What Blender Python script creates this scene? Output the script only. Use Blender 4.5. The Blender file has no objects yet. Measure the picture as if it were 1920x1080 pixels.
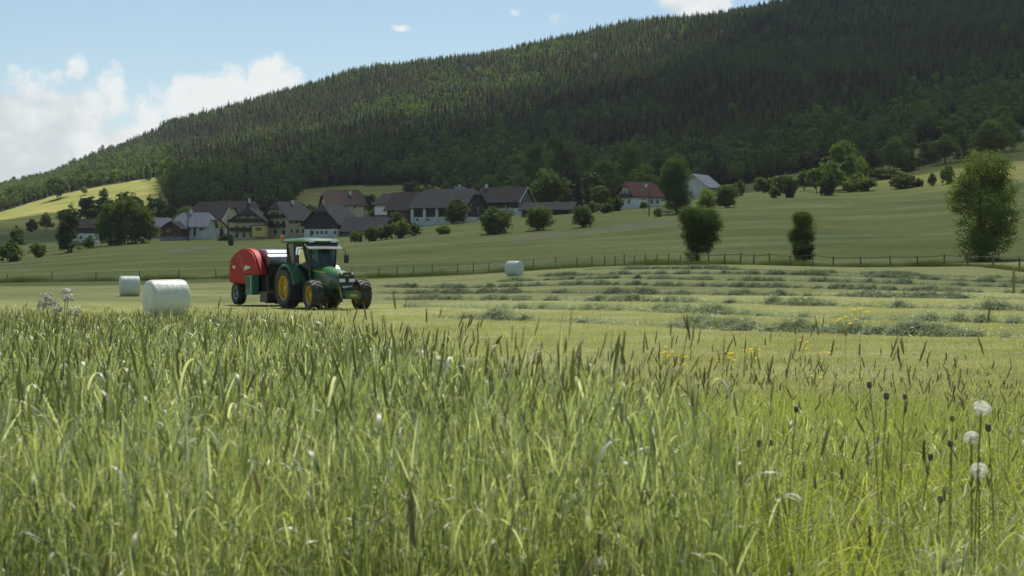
import bpy, math, random
import numpy as np
from math import radians, sin, cos, pi, sqrt, atan2

S = bpy.context.scene
COL = S.collection
F = 2667.0            # focal length of a 50 mm lens, in pixels of a 1920 px wide frame

# ------------------------------------------------------------------ camera
cam_d = bpy.data.cameras.new('camera'); cam = bpy.data.objects.new('camera', cam_d); COL.objects.link(cam)
cam.location = (0, 0, 0); cam.rotation_euler = (pi/2, 0, 0)
cam_d.sensor_width = 36; cam_d.lens = 50; cam_d.shift_y = -60/1920
cam_d.clip_start = 0.2; cam_d.clip_end = 12000
cam_d.dof.use_dof = True; cam_d.dof.focus_distance = 17; cam_d.dof.aperture_fstop = 8
S.camera = cam

# ------------------------------------------------------------------ sun, sky, exposure
SUN_EL, SUN_AZ = radians(60), radians(8)          # azimuth clockwise from the view direction (+Y)
SD = np.array([sin(SUN_AZ)*cos(SUN_EL), cos(SUN_AZ)*cos(SUN_EL), sin(SUN_EL)])   # towards the sun
ld = bpy.data.lights.new('sun', 'SUN'); lo = bpy.data.objects.new('sun', ld); COL.objects.link(lo)
ld.energy = 4.6; ld.angle = radians(0.53); ld.color = (1.0, 0.95, 0.86)
import mathutils
lo.rotation_euler = mathutils.Vector(SD.tolist()).to_track_quat('Z', 'Y').to_euler()
S.view_settings.view_transform = 'Standard'; S.view_settings.look = 'None'
S.view_settings.exposure = 0.3; S.view_settings.gamma = 1.0

W = bpy.data.worlds.new('World'); S.world = W; W.use_nodes = True
def N(nt, t, **kw):
    n = nt.nodes.new(t)
    for k, v in kw.items(): setattr(n, k, v)
    return n
def build_world():
    nt = W.node_tree; nt.nodes.clear(); L = nt.links.new
    out = N(nt, 'ShaderNodeOutputWorld')
    sky = N(nt, 'ShaderNodeTexSky', sky_type='NISHITA'); sky.sun_disc = False
    sky.sun_elevation = SUN_EL; sky.sun_rotation = SUN_AZ; sky.altitude = 900
    sky.air_density = 1.0; sky.dust_density = 1.2; sky.ozone_density = 1.0
    bg = N(nt, 'ShaderNodeBackground'); bg.inputs['Strength'].default_value = 0.10
    tn = N(nt, 'ShaderNodeMix', data_type='RGBA', blend_type='MULTIPLY'); tn.inputs[0].default_value = 1; L(sky.outputs[0], tn.inputs[6]); tn.inputs[7].default_value = (.91, .96, .90, 1)
    L(tn.outputs[2], bg.inputs['Color'])
    # cumulus: direction mapped to azimuth / elevation tangents, shaped by soft ellipses and fractal noise
    tc = N(nt, 'ShaderNodeTexCoord'); sp = N(nt, 'ShaderNodeSeparateXYZ'); L(tc.outputs['Generated'], sp.inputs[0])
    def M(op, a, b=None, clamp=False, c=None):
        m = N(nt, 'ShaderNodeMath', operation=op); m.use_clamp = clamp
        for i, v in enumerate((a, b, c)):
            if v is None: continue
            if isinstance(v, (int, float)): m.inputs[i].default_value = v
            else: L(v, m.inputs[i])
        return m.outputs[0]
    fy = M('MAXIMUM', sp.outputs[1], 0.05)
    u = M('DIVIDE', sp.outputs[0], fy); v = M('DIVIDE', sp.outputs[2], fy)
    cmb = N(nt, 'ShaderNodeCombineXYZ'); L(u, cmb.inputs[0]); L(v, cmb.inputs[1])
    def noise(scale, det, rough, off=0.0):
        n = N(nt, 'ShaderNodeTexNoise'); n.inputs['Scale'].default_value = scale
        n.inputs['Detail'].default_value = det; n.inputs['Roughness'].default_value = rough
        mp = N(nt, 'ShaderNodeMapping'); mp.inputs['Location'].default_value = (off, off*.7, off*.3)
        L(cmb.outputs[0], mp.inputs[0]); L(mp.outputs[0], n.inputs['Vector']); return n.outputs[0]
    n1 = noise(24, 9, 0.58); n2 = noise(9, 4, 0.5, 3.1); n3 = noise(70, 5, 0.6, 7.7)
    fld = None
    # ellipses in photograph-independent tangents: centre azimuth, centre elevation, half widths, strength
    E = [(-.335, .085, .085, .038, 1.0), (-.275, .060, .085, .048, 1.0), (-.30, .03, .16, .05, 1.0), (-.215, .107, .036, .024, 1.05),
         (-.192, .090, .040, .026, 1.0), (-.167, .117, .019, .019, 1.05), (-.235, .095, .05, .02, .62),
         (-.306, .132, .010, .016, .72), (-.283, .122, .012, .014, .75), (-.079, .1607, .008, .003, .74),
         (.127, .181, .026, .013, 1.02), (.033, .165, .010, .006, .72), (.001, .172, .006, .004, .66),
         (-.42, .08, .12, .05, 1.0), (.5, .12, .2, .05, 1.0), (-.7, .1, .2, .06, 1.0)]
    for (cx, cy, rx, ry, s) in E:
        a = M('DIVIDE', M('SUBTRACT', u, cx), rx); b = M('DIVIDE', M('SUBTRACT', v, cy), ry)
        d = M('ADD', M('MULTIPLY', a, a), M('MULTIPLY', b, b))
        g = M('MULTIPLY', M('SUBTRACT', 1.35, M('MULTIPLY', d, .55)), s)
        fld = g if fld is None else M('MAXIMUM', fld, g)
    nn = M('ADD', M('MULTIPLY', M('SUBTRACT', n1, .5), 2.3), M('MULTIPLY', M('SUBTRACT', n3, .5), 1.3))
    f2 = M('ADD', fld, nn)
    mr = N(nt, 'ShaderNodeMapRange', interpolation_type='SMOOTHSTEP'); L(f2, mr.inputs[0])
    mr.inputs[1].default_value = .56; mr.inputs[2].default_value = 1.08
    # lit tops and greyer undersides: how much cloud lies above
    sh = N(nt, 'ShaderNodeMapRange', interpolation_type='SMOOTHSTEP'); L(M('ADD', M('ADD', n2, M('MULTIPLY', M('SUBTRACT', n1, .5), .9)), M('MULTIPLY', M('SUBTRACT', v, .09), 1.6)), sh.inputs[0])
    sh.inputs[1].default_value = .34; sh.inputs[2].default_value = .62
    cr = N(nt, 'ShaderNodeMix', data_type='RGBA'); L(sh.outputs[0], cr.inputs[0])
    cr.inputs[6].default_value = (.53, .57, .59, 1); cr.inputs[7].default_value = (.76, .77, .76, 1)
    cb = N(nt, 'ShaderNodeBackground'); L(cr.outputs[2], cb.inputs[0]); cb.inputs[1].default_value = 1.0
    up = M('GREATER_THAN', sp.outputs[1], 0.05)
    fac = M('MULTIPLY', M('MULTIPLY', mr.outputs[0], up), .93)
    mx = N(nt, 'ShaderNodeMixShader'); L(fac, mx.inputs[0]); L(bg.outputs[0], mx.inputs[1]); L(cb.outputs[0], mx.inputs[2])
    L(mx.outputs[0], out.inputs[0])
build_world()
S.cycles.max_bounces = 6; S.cycles.transparent_max_bounces = 12; S.cycles.volume_bounces = 0
S.cycles.use_denoising = True
S.cycles.volume_max_steps = 32

# ------------------------------------------------------------------ helpers
def tag(o, label=None, cat=None, group=None, kind=None):
    if label: o['label'] = label
    if cat: o['category'] = cat
    if group: o['group'] = group
    if kind: o['kind'] = kind
    return o
def empty(name, loc=(0, 0, 0), rz=0.0, **kw):
    o = bpy.data.objects.new(name, None); COL.objects.link(o); o.location = loc; o.rotation_euler = (0, 0, rz)
    o.empty_display_size = .2; return tag(o, **kw)
def np_mesh(name, V, Fc, mat=None, smooth=False, attrs=None, fattr=None):
    V = np.asarray(V, np.float32); Fc = np.asarray(Fc, np.int32); k = Fc.shape[1] if len(Fc) else 3
    me = bpy.data.meshes.new(name); me.vertices.add(len(V)); me.vertices.foreach_set('co', V.ravel())
    if len(Fc):
        me.loops.add(Fc.size); me.loops.foreach_set('vertex_index', Fc.ravel())
        me.polygons.add(len(Fc)); me.polygons.foreach_set('loop_start', np.arange(0, Fc.size, k, dtype=np.int32))
        me.polygons.foreach_set('use_smooth', np.full(len(Fc), smooth))
    for nm, (ty, a) in (attrs or {}).items():
        at = me.attributes.new(nm, ty, 'POINT')
        at.data.foreach_set({'FLOAT': 'value', 'INT': 'value', 'FLOAT_VECTOR': 'vector', 'FLOAT_COLOR': 'color'}[ty], np.ascontiguousarray(a).ravel())
    if mat: me.materials.append(mat)
    me.update(calc_edges=True); return me
def link(name, me, parent=None, loc=None, rz=None, **kw):
    o = bpy.data.objects.new(name, me); COL.objects.link(o)
    if parent: o.parent = parent
    if loc is not None: o.location = loc
    if rz is not None: o.rotation_euler = (0, 0, rz)
    return tag(o, **kw)

class MB:
    """collects shapes, then links them as one mesh object"""
    def __init__(s): s.v = []; s.f = []; s.M = None
    def add(s, V, Fs):
        n = len(s.v)
        if s.M is not None: V = [tuple(s.M @ mathutils.Vector(p)) for p in V]
        s.v += [tuple(p) for p in V]; s.f += [tuple(i+n for i in f) for f in Fs]; return s
    def box(s, c, d, rot=None, taper=1.0):
        x, y, z = (k/2 for k in d); P = []
        for sz in (-1, 1):
            t = taper if sz > 0 else 1
            for sx, sy in ((-1, -1), (1, -1), (1, 1), (-1, 1)): P.append(mathutils.Vector((sx*x*t, sy*y*t, sz*z)))
        if rot:
            R = mathutils.Euler(rot).to_matrix(); P = [R @ p for p in P]
        P = [(p[0]+c[0], p[1]+c[1], p[2]+c[2]) for p in P]
        return s.add(P, [(3, 2, 1, 0), (4, 5, 6, 7), (0, 1, 5, 4), (1, 2, 6, 5), (2, 3, 7, 6), (3, 0, 4, 7)])
    def prism(s, poly, a, b, axis='y'):
        """polygon in the plane across axis, swept from a to b. x: (y,z)  y: (x,z)  z: (x,y)"""
        def P(p, t): return {'x': (t, p[0], p[1]), 'y': (p[0], t, p[1]), 'z': (p[0], p[1], t)}[axis]
        n = len(poly); V = [P(p, a) for p in poly]+[P(p, b) for p in poly]
        return s.add(V, [tuple(range(n-1, -1, -1)), tuple(range(n, 2*n))]+[(i, (i+1) % n, n+(i+1) % n, n+i) for i in range(n)])
    def tube(s, pts, r, n=8, caps=True):
        pts = [mathutils.Vector(p) for p in pts]; rs = r if isinstance(r, (list, tuple)) else [r]*len(pts)
        V = []; Fs = []; up = None
        for i, p in enumerate(pts):
            d = (pts[min(i+1, len(pts)-1)]-pts[max(i-1, 0)]).normalized()
            if up is None:
                up = mathutils.Vector((0, 0, 1)) if abs(d.z) < .9 else mathutils.Vector((1, 0, 0))
            a = d.cross(up).normalized(); b = a.cross(d).normalized(); up = b
            for k in range(n):
                t = 2*pi*k/n; V.append(p+a*cos(t)*rs[i]+b*sin(t)*rs[i])
        for i in range(len(pts)-1):
            for k in range(n):
                Fs.append((i*n+k, i*n+(k+1) % n, (i+1)*n+(k+1) % n, (i+1)*n+k))
        if caps: Fs += [tuple(range(n-1, -1, -1)), tuple(range((len(pts)-1)*n, len(pts)*n))]
        return s.add(V, Fs)
    def lathe(s, prof, c=(0, 0, 0), axis='y', n=32, closed=False):
        """profile of (radius, along axis)"""
        V = []; Fs = []; m = len(prof)
        for k in range(n):
            t = 2*pi*k/n
            for r, h in prof:
                a, b = r*cos(t), r*sin(t)
                V.append({'y': (c[0]+a, c[1]+h, c[2]+b), 'z': (c[0]+a, c[1]+b, c[2]+h), 'x': (c[0]+h, c[1]+a, c[2]+b)}[axis])
        for k in range(n):
            for i in range(m-1 if not closed else m):
                j = (i+1) % m; k2 = (k+1) % n
                Fs.append((k*m+i, k*m+j, k2*m+j, k2*m+i))
        return s.add(V, Fs)
    def mesh(s, name, mat, smooth=False, bevel=0):
        me = bpy.data.meshes.new(name); me.from_pydata(s.v, [], s.f)
        if mat: me.materials.append(mat)
        import bmesh
        bm = bmesh.new(); bm.from_mesh(me); bmesh.ops.recalc_face_normals(bm, faces=bm.faces)
        if bevel:
            es = [e for e in bm.edges if len(e.link_faces) == 2 and e.calc_face_angle(0) > .5]
            bmesh.ops.bevel(bm, geom=es, offset=bevel, segments=2, affect='EDGES', clamp_overlap=True)
        if smooth:
            for f in bm.faces: f.smooth = True
            for e in bm.edges: e.smooth = not (len(e.link_faces) == 2 and e.calc_face_angle(0) > .7)
        bm.to_mesh(me); bm.free(); return me
    def build(s, name, mat, parent=None, smooth=False, bevel=0, **kw):
        return link(name, s.mesh(name, mat, smooth, bevel), parent, **kw)

# ------------------------------------------------------------------ materials
def mat(name, col, rough=.6, metal=0.0, noise=0.0, nscale=8.0, bump=0.0, spec=.5, coat=0.0, trans=0.0, coords='Object', dark=None, rnd=0.0):
    m = bpy.data.materials.new(name); m.use_nodes = True; nt = m.node_tree; L = nt.links.new
    b = nt.nodes['Principled BSDF']; out = nt.nodes['Material Output']
    b.inputs['Base Color'].default_value = (*col, 1); b.inputs['Roughness'].default_value = rough
    b.inputs['Metallic'].default_value = metal; b.inputs['Specular IOR Level'].default_value = spec
    b.inputs['Coat Weight'].default_value = coat
    src = None
    if noise or bump:
        tc = N(nt, 'ShaderNodeTexCoord'); nz = N(nt, 'ShaderNodeTexNoise'); nz.inputs['Scale'].default_value = nscale
        nz.inputs['Detail'].default_value = 6; nz.inputs['Roughness'].default_value = .6; L(tc.outputs[coords], nz.inputs[0])
    if noise:
        mx = N(nt, 'ShaderNodeMix', data_type='RGBA'); d = dark or tuple(c*(1-noise) for c in col)
        mx.inputs[6].default_value = (*d, 1); mx.inputs[7].default_value = (*[min(1, c*(1+noise*.5)) for c in col], 1)
        mr = N(nt, 'ShaderNodeMapRange'); mr.inputs[1].default_value = .35; mr.inputs[2].default_value = .65
        L(nz.outputs[0], mr.inputs[0]); L(mr.outputs[0], mx.inputs[0]); src = mx.outputs[2]
        L(src, b.inputs['Base Color'])
    if bump:
        bp = N(nt, 'ShaderNodeBump'); bp.inputs['Strength'].default_value = bump; bp.inputs['Distance'].default_value = .05
        L(nz.outputs[0], bp.inputs['Height']); L(bp.outputs[0], b.inputs['Normal'])
    return m
def leaf_mat(name, c1, c2, trans=.45, rough=.55, spec=.3, patch=None, pscale=.2, tmul=(1.25, 1.45, .5), hv=.0, pale=None):
    """foliage: diffuse + translucent, tint varies per instance, per clump"""
    m = bpy.data.materials.new(name); m.use_nodes = True; nt = m.node_tree; nt.nodes.clear(); L = nt.links.new
    out = N(nt, 'ShaderNodeOutputMaterial')
    oi = N(nt, 'ShaderNodeObjectInfo'); geo = N(nt, 'ShaderNodeNewGeometry')
    nz = N(nt, 'ShaderNodeTexNoise'); nz.inputs['Scale'].default_value = pscale; nz.inputs['Detail'].default_value = 3
    L(geo.outputs['Position'], nz.inputs[0])
    ad = N(nt, 'ShaderNodeMath', operation='ADD'); L(oi.outputs['Random'], ad.inputs[0])
    sb = N(nt, 'ShaderNodeMath', operation='MULTIPLY_ADD'); L(nz.outputs[0], sb.inputs[0]); sb.inputs[1].default_value = 2.0; sb.inputs[2].default_value = -1.0
    L(sb.outputs[0], ad.inputs[1])
    ri = N(nt, 'ShaderNodeMath', operation='MULTIPLY_ADD'); L(geo.outputs['Random Per Island'], ri.inputs[0]); ri.inputs[1].default_value = .5+hv; ri.inputs[2].default_value = -.25
    a2 = N(nt, 'ShaderNodeMath', operation='ADD'); a2.use_clamp = True; L(ad.outputs[0], a2.inputs[0]); L(ri.outputs[0], a2.inputs[1])
    mx = N(nt, 'ShaderNodeMix', data_type='RGBA'); mx.inputs[6].default_value = (*c1, 1); mx.inputs[7].default_value = (*c2, 1)
    L(a2.outputs[0], mx.inputs[0])
    pb = N(nt, 'ShaderNodeBsdfPrincipled'); pb.inputs['Roughness'].default_value = rough; pb.inputs['Specular IOR Level'].default_value = spec
    csrc = mx.outputs[2]
    if pale:          # leaf glare painted in: a random share of blades coloured near white
        wn = N(nt, 'ShaderNodeTexWhiteNoise', noise_dimensions='2D'); cx = N(nt, 'ShaderNodeCombineXYZ'); L(geo.outputs['Random Per Island'], cx.inputs[0]); L(oi.outputs['Random'], cx.inputs[1]); L(cx.outputs[0], wn.inputs[0])
        pm = N(nt, 'ShaderNodeMapRange'); pm.inputs[1].default_value = 1-pale[3]; pm.inputs[2].default_value = 1-pale[3]*.3; L(wn.outputs[0], pm.inputs[0])
        px_ = N(nt, 'ShaderNodeMix', data_type='RGBA'); L(pm.outputs[0], px_.inputs[0]); L(csrc, px_.inputs[6]); px_.inputs[7].default_value = (*pale[:3], 1); csrc = px_.outputs[2]
    L(csrc, pb.inputs['Base Color'])
    tr = N(nt, 'ShaderNodeBsdfTranslucent'); tm = N(nt, 'ShaderNodeMix', data_type='RGBA', blend_type='MULTIPLY'); tm.inputs[0].default_value = 1
    L(csrc, tm.inputs[6]); tm.inputs[7].default_value = (*tmul, 1); L(tm.outputs[2], tr.inputs[0])
    ms = N(nt, 'ShaderNodeMixShader'); ms.inputs[0].default_value = trans
    L(pb.outputs[0], ms.inputs[1]); L(tr.outputs[0], ms.inputs[2]); L(ms.outputs[0], out.inputs[0])
    return m

# ------------------------------------------------------------------ the lie of the land
def pchip(x, y, q):
    x = np.asarray(x, float); y = np.asarray(y, float); h = np.diff(x); d = np.diff(y)/h
    m = np.zeros_like(y); m[0], m[-1] = d[0], d[-1]
    for i in range(1, len(x)-1):
        if d[i-1]*d[i] > 0:
            w1, w2 = 2*h[i]+h[i-1], h[i]+2*h[i-1]; m[i] = (w1+w2)/(w1/d[i-1]+w2/d[i])
    q = np.clip(q, x[0], x[-1]); i = np.clip(np.searchsorted(x, q)-1, 0, len(x)-2); t = (q-x[i])/h[i]
    return ((1+2*t)*(1-t)**2*y[i]+t*(1-t)**2*h[i]*m[i]+t*t*(3-2*t)*y[i+1]+t*t*(t-1)*h[i]*m[i+1])
XK = [-900, 0, 300, 600, 850, 1200, 1400, 1650, 1920, 2800]
NEAR = [(0, -1.0), (5, -1.0), (9, -1.2), (14, -1.5), (24, -1.85), (35, -2.05), (47, -2.12)]
Z62 = [-2.3, -2.3, -2.25, -2.25, -2.2, -2.12, -2.1, -2.05, -2.0, -1.9]
FAR = {  # slope of the sight line to the ground at that distance, in pixels below the horizon line at 480
    90: [555, 555, 554, 550, 546, 534, 532, 530, 528, 520],
    120: [545, 541, 536, 526, 523, 508, 504, 503, 500, 480],
    135: [543, 538, 534, 523, 517, 497, 494, 494, 486, 450],
    170: [530, 520, 510, 500, 495, 476, 470, 466, 456, 430],
    250: [520, 502, 480, 474, 462, 438, 427, 424, 410, 380],
    400: [500, 474, 451, 444, 417, 389, 372, 362, 333, 290],
    600: [475, 440, 425, 408, 393, 370, 345, 302, 262, 190],
    800: [470, 418, 384, 372, 358, 300, 272, 230, 190, 110],
    1000: [465, 396, 335, 318, 285, 228, 195, 152, 112, 20],
    1400: [462, 376, 292, 225, 182, 132, 100, 62, 28, -66],
    1800: [462, 359, 259, 168, 127, 66, 33, 0, -30, -130],
    2700: [480, 440, 380, 330, 300, 270, 250, 230, 210, 150],
    4500: [495, 470, 450, 440, 430, 420, 410, 400, 395, 380]}
YK = [y for y, z in NEAR]+[62]+list(FAR)
_tab = np.zeros((len(YK), len(XK)))
for i, (y, z) in enumerate(NEAR): _tab[i, :] = z
_tab[len(NEAR), :] = Z62
for i, (y, r) in enumerate(FAR.items()): _tab[len(NEAR)+1+i, :] = [-(p-480)/F*y for p in r]
_ly = lambda Y: np.log(np.asarray(Y, float)+20)
_qy = np.linspace(_ly(0), _ly(4500), 500); _c = np.array([pchip([_ly(y) for y in YK], _tab[:, j], _qy) for j in range(len(XK))])
_qx = np.linspace(-900, 2800, 260); TAB = np.array([pchip(XK, _c[:, i], _qx) for i in range(500)])   # [y, x]
rng = np.random.default_rng(7)
_ph = rng.uniform(0, 6.28, (12, 2)); _kd = rng.uniform(0, 6.28, 12)
def H(X, Y):
    X = np.asarray(X, float); Y = np.asarray(Y, float)
    Yc = np.clip(Y, 0, 4499); px = np.clip(960+F*X/np.maximum(Yc, 40), -899, 2799)
    fy = (_ly(Yc)-_qy[0])/(_qy[-1]-_qy[0])*499; fx = (px+900)/3700*259
    iy = np.clip(fy.astype(int), 0, 498); ix = np.clip(fx.astype(int), 0, 258); ty = fy-iy; tx = fx-ix
    z = (TAB[iy, ix]*(1-ty)*(1-tx)+TAB[iy+1, ix]*ty*(1-tx)+TAB[iy, ix+1]*(1-ty)*tx+TAB[iy+1, ix+1]*ty*tx)
    n = 0
    for k in range(12):                       # gentle undulation, stronger far off
        w = [60, 45, 80, 150, 200, 260, 110, 35, 22, 90, 14, 18][k]; a = [.1, .07, .12, 1., 1.6, 2.4, .5, .05, .035, .2, .02, .02][k]
        s = np.clip((Yc-(500 if w > 70 else 20))/(500 if w > 70 else 100), 0, 1)
        n = n+a*s*np.sin((X*cos(_kd[k])+Y*sin(_kd[k]))*6.283/w+_ph[k, 0])
    return z+n
def Hs(x, y): return float(H(x, y))
def X_at(px, Y): return (px-960)/F*Y
def proj(X, Y, Z): return 960+F*X/Y, 480-F*Z/Y
def on_ground(px, py, ymin, ymax):
    """distance at which the ground meets a sight line"""
    Ys = np.exp(np.linspace(np.log(ymin), np.log(ymax), 800)); z = H((px-960)/F*Ys, Ys); s = 480-F*z/Ys
    k = np.where(s <= py)[0]; return float(Ys[k[0]]) if len(k) else ymax
# ------------------------------------------------------------------ terrain
DR = np.array([.72, -.69])/sqrt(.72**2+.69**2)        # the way the swaths run
NR = np.array([-DR[1], DR[0]])*1.0                    # across them, away from the camera
ROW0 = (-2.4, 50.0); ROWGAP = 8.6
def lerpx(px, pts): return np.interp(px, [p[0] for p in pts], [p[1] for p in pts])
FOREST_EDGE = [(-900, 430), (0, 397), (100, 366), (200, 346), (296, 331), (325, 398), (440, 392), (545, 384), (565, 354), (640, 347), (850, 346), (960, 350), (1020, 372),
               (1100, 384), (1230, 372), (1390, 347), (1500, 322), (1600, 301), (1700, 282), (1790, 262), (1850, 247), (1920, 238), (2800, 120)]
def forest_mask(X, Y):
    px, py = proj(X, Y, H(X, Y))
    return (Y > 430) & (py < lerpx(px, FOREST_EDGE))
def ground_zones(X, Y):
    Yc = np.maximum(Y, 1.0); px, py = proj(X, Yc, H(X, Yc)); one = np.ones_like(px)
    # mown field: from the tall grass to the fence
    edge = np.interp(px, [-900, 0, 560, 760, 1100, 1500, 1920, 2800], [30, 29, 26, 17, 13, 12, 11, 10])
    mown = np.clip((Y-edge)/1.5, 0, 1)*np.clip((133-Y)/3, 0, 1)
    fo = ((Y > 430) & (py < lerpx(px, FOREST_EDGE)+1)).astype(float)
    br = ((Y > 500) & (px < 330)).astype(float)*np.clip((432-py)/12, 0, 1) + ((Y > 380) & (px > 1380)).astype(float)*np.clip((372-py)/30, 0, 1)*.75 + ((Y > 470) & (px > 500) & (px < 1100))*np.clip((392-py)/10, 0, 1)*.9  # brighter pastures; the sunlit spots behind the village are painted in
    tr = np.exp(-((py-lerpx(px, [(900, 462), (1000, 443), (1100, 436), (1180, 423), (1250, 414), (1300, 405)]))/4.0)**2)*((px > 960) & (px < 1300) & (Y > 200))*.7
    tr2 = np.exp(-((py-lerpx(px, [(300, 472), (345, 469), (395, 463)]))/1.5)**2)*((px > 315) & (px < 400) & (Y > 200) & (Y < 500))
    return np.stack([mown, np.clip(br, 0, 1)*(1-fo), fo, np.clip(tr+2*tr2, 0, 1)], 1)
def build_ground():
    ang = np.concatenate([np.linspace(-180, -32, 40)[:-1], np.linspace(-32, 32, 520), np.linspace(32, 180, 40)[1:]])
    rad = np.concatenate([[0.0], np.exp(np.linspace(np.log(1.0), np.log(60), 90)), np.exp(np.linspace(np.log(60), np.log(4400), 300))[1:]])
    A, R = np.meshgrid(np.radians(ang[:-1]), rad); X = R*np.sin(A); Y = R*np.cos(A); Z = H(X, Y)
    Z = np.where(Y < 0, H(X*0+X*.2, Y), Z)
    m, n = X.shape; V = np.stack([X, Y, Z], 2).reshape(-1, 3)
    i = np.arange(m-1)[:, None]; j = np.arange(n)[None, :]; j2 = (j+1) % n
    Fq = np.stack([i*n+j, i*n+j2, (i+1)*n+j2, (i+1)*n+j], 2).reshape(-1, 4)
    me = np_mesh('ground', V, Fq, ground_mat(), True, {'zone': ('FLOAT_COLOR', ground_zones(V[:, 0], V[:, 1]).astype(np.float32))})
    link('ground', me, kind='structure')
def ground_mat():
    m = bpy.data.materials.new('ground'); m.use_nodes = True; nt = m.node_tree; L = nt.links.new; b = nt.nodes['Principled BSDF']
    b.inputs['Roughness'].default_value = .9; b.inputs['Specular IOR Level'].default_value = .15
    at = N(nt, 'ShaderNodeVertexColor', layer_name='zone'); sp = N(nt, 'ShaderNodeSeparateColor'); L(at.outputs[0], sp.inputs[0])
    tc = N(nt, 'ShaderNodeTexCoord')
    def nz(scale, det=5, rough=.6, stretch=None):
        mp = N(nt, 'ShaderNodeMapping')
        if stretch: mp.inputs['Rotation'].default_value = (0, 0, stretch[0]); mp.inputs['Scale'].default_value = (1, stretch[1], 1)
        L(tc.outputs['Object'], mp.inputs[0]); n = N(nt, 'ShaderNodeTexNoise'); n.inputs['Scale'].default_value = scale
        n.inputs['Detail'].default_value = det; n.inputs['Roughness'].default_value = rough; L(mp.outputs[0], n.inputs[0]); return n.outputs[0]
    def ramp(f, lo, hi, c0, c1):
        mr = N(nt, 'ShaderNodeMapRange'); mr.inputs[1].default_value = lo; mr.inputs[2].default_value = hi; L(f, mr.inputs[0])
        return mix(mr.outputs[0], c0, c1)
    def mix(f, a, c):
        x = N(nt, 'ShaderNodeMix', data_type='RGBA')
        if isinstance(f, float): x.inputs[0].default_value = f
        else: L(f, x.inputs[0])
        for i, v in ((6, a), (7, c)):
            if isinstance(v, tuple): x.inputs[i].default_value = (*v, 1)
            else: L(v, x.inputs[i])
        return x.outputs[2]
    rotr = atan2(DR[1], DR[0])
    # meadow: mid green with paler flowering drifts lying across the slope
    mead = ramp(nz(.035, 6), .35, .65, (.078, .112, .019), (.142, .166, .033))
    mead = mix(ramp(nz(.55, 8, .75), .42, .60, (0, 0, 0), (.42, .42, .42)), mead, (.06, .082, .02))
    drift = nz(.02, 8, .72, (.15, 3.2)); dm = N(nt, 'ShaderNodeMapRange'); dm.inputs[1].default_value = .49; dm.inputs[2].default_value = .62; L(drift, dm.inputs[0])
    fl = nz(1.2, 5, .8, (0, 2.0)); fm = N(nt, 'ShaderNodeMapRange'); fm.inputs[1].default_value = .45; fm.inputs[2].default_value = .62; L(fl, fm.inputs[0])
    mm = N(nt, 'ShaderNodeMath', operation='MULTIPLY'); L(dm.outputs[0], mm.inputs[0]); L(fm.outputs[0], mm.inputs[1])
    m2 = N(nt, 'ShaderNodeMath', operation='MULTIPLY'); L(mm.outputs[0], m2.inputs[0]); m2.inputs[1].default_value = .75
    mead = mix(m2.outputs[0], mead, (.30, .31, .17))
    # mown field: dry yellow green, banded along the swaths
    mown = ramp(nz(.10, 6, .6, (-rotr, 3.5)), .36, .64, (.25, .275, .075), (.40, .385, .17))
    mown = mix(ramp(nz(1.4, 10, .8), .40, .60, (0, 0, 0), (.75, .75, .75)), mown, (.175, .21, .05))
    mown = mix(ramp(nz(.28, 10, .82, (-rotr, 2.2)), .50, .64, (0, 0, 0), (.65, .65, .65)), mown, (.42, .42, .24))
    bright = ramp(nz(.03, 6, .6, (0, 2.5)), .38, .62, (.20, .225, .045), (.33, .30, .075))
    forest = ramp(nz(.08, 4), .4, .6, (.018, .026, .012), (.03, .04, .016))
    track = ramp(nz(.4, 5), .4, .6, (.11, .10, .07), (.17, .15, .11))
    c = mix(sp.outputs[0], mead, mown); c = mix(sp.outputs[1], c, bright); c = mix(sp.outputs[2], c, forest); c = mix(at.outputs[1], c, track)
    L(c, b.inputs['Base Color'])
    bp = N(nt, 'ShaderNodeBump'); bp.inputs['Strength'].default_value = .9; bp.inputs['Distance'].default_value = .25
    L(nz(2.2, 8, .8), bp.inputs['Height']); L(bp.outputs[0], b.inputs['Normal'])
    return m
build_ground()

# ------------------------------------------------------------------ scattering of uncountable growth
HIDDEN = {}
def variants(name, meshes):
    c = bpy.data.collections.new(name)
    for i, me in enumerate(meshes):
        o = bpy.data.objects.new('%s_%02d' % (name, i), me); c.objects.link(o)
    HIDDEN[name] = c; return c
def scatter(name, P, rot, scl, idx, coll, label, cat):
    me = np_mesh(name, P, np.zeros((0, 3)), None, attrs={'rot': ('FLOAT_VECTOR', rot.astype(np.float32)), 'scl': ('FLOAT_VECTOR', scl.astype(np.float32)), 'pick': ('INT', idx.astype(np.int32))})
    o = link(name, me, label=label, cat=cat, kind='stuff')
    g = bpy.data.node_groups.new(name, 'GeometryNodeTree'); g.interface.new_socket('Geometry', in_out='INPUT', socket_type='NodeSocketGeometry')
    g.interface.new_socket('Geometry', in_out='OUTPUT', socket_type='NodeSocketGeometry'); L = g.links.new
    gi = N(g, 'NodeGroupInput'); go = N(g, 'NodeGroupOutput'); ip = N(g, 'GeometryNodeInstanceOnPoints'); ci = N(g, 'GeometryNodeCollectionInfo')
    ci.inputs[0].default_value = coll; ci.inputs[1].default_value = True; ci.inputs[2].default_value = True
    def na(n, t):
        x = N(g, 'GeometryNodeInputNamedAttribute', data_type=t); x.inputs[0].default_value = n; return x.outputs[0]
    L(gi.outputs[0], ip.inputs['Points']); L(ci.outputs[0], ip.inputs['Instance']); ip.inputs['Pick Instance'].default_value = True
    L(na('pick', 'INT'), ip.inputs['Instance Index']); L(na('rot', 'FLOAT_VECTOR'), ip.inputs['Rotation']); L(na('scl', 'FLOAT_VECTOR'), ip.inputs['Scale'])
    L(ip.outputs[0], go.inputs[0]); md = o.modifiers.new('grow', 'NODES'); md.node_group = g; return o

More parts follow.
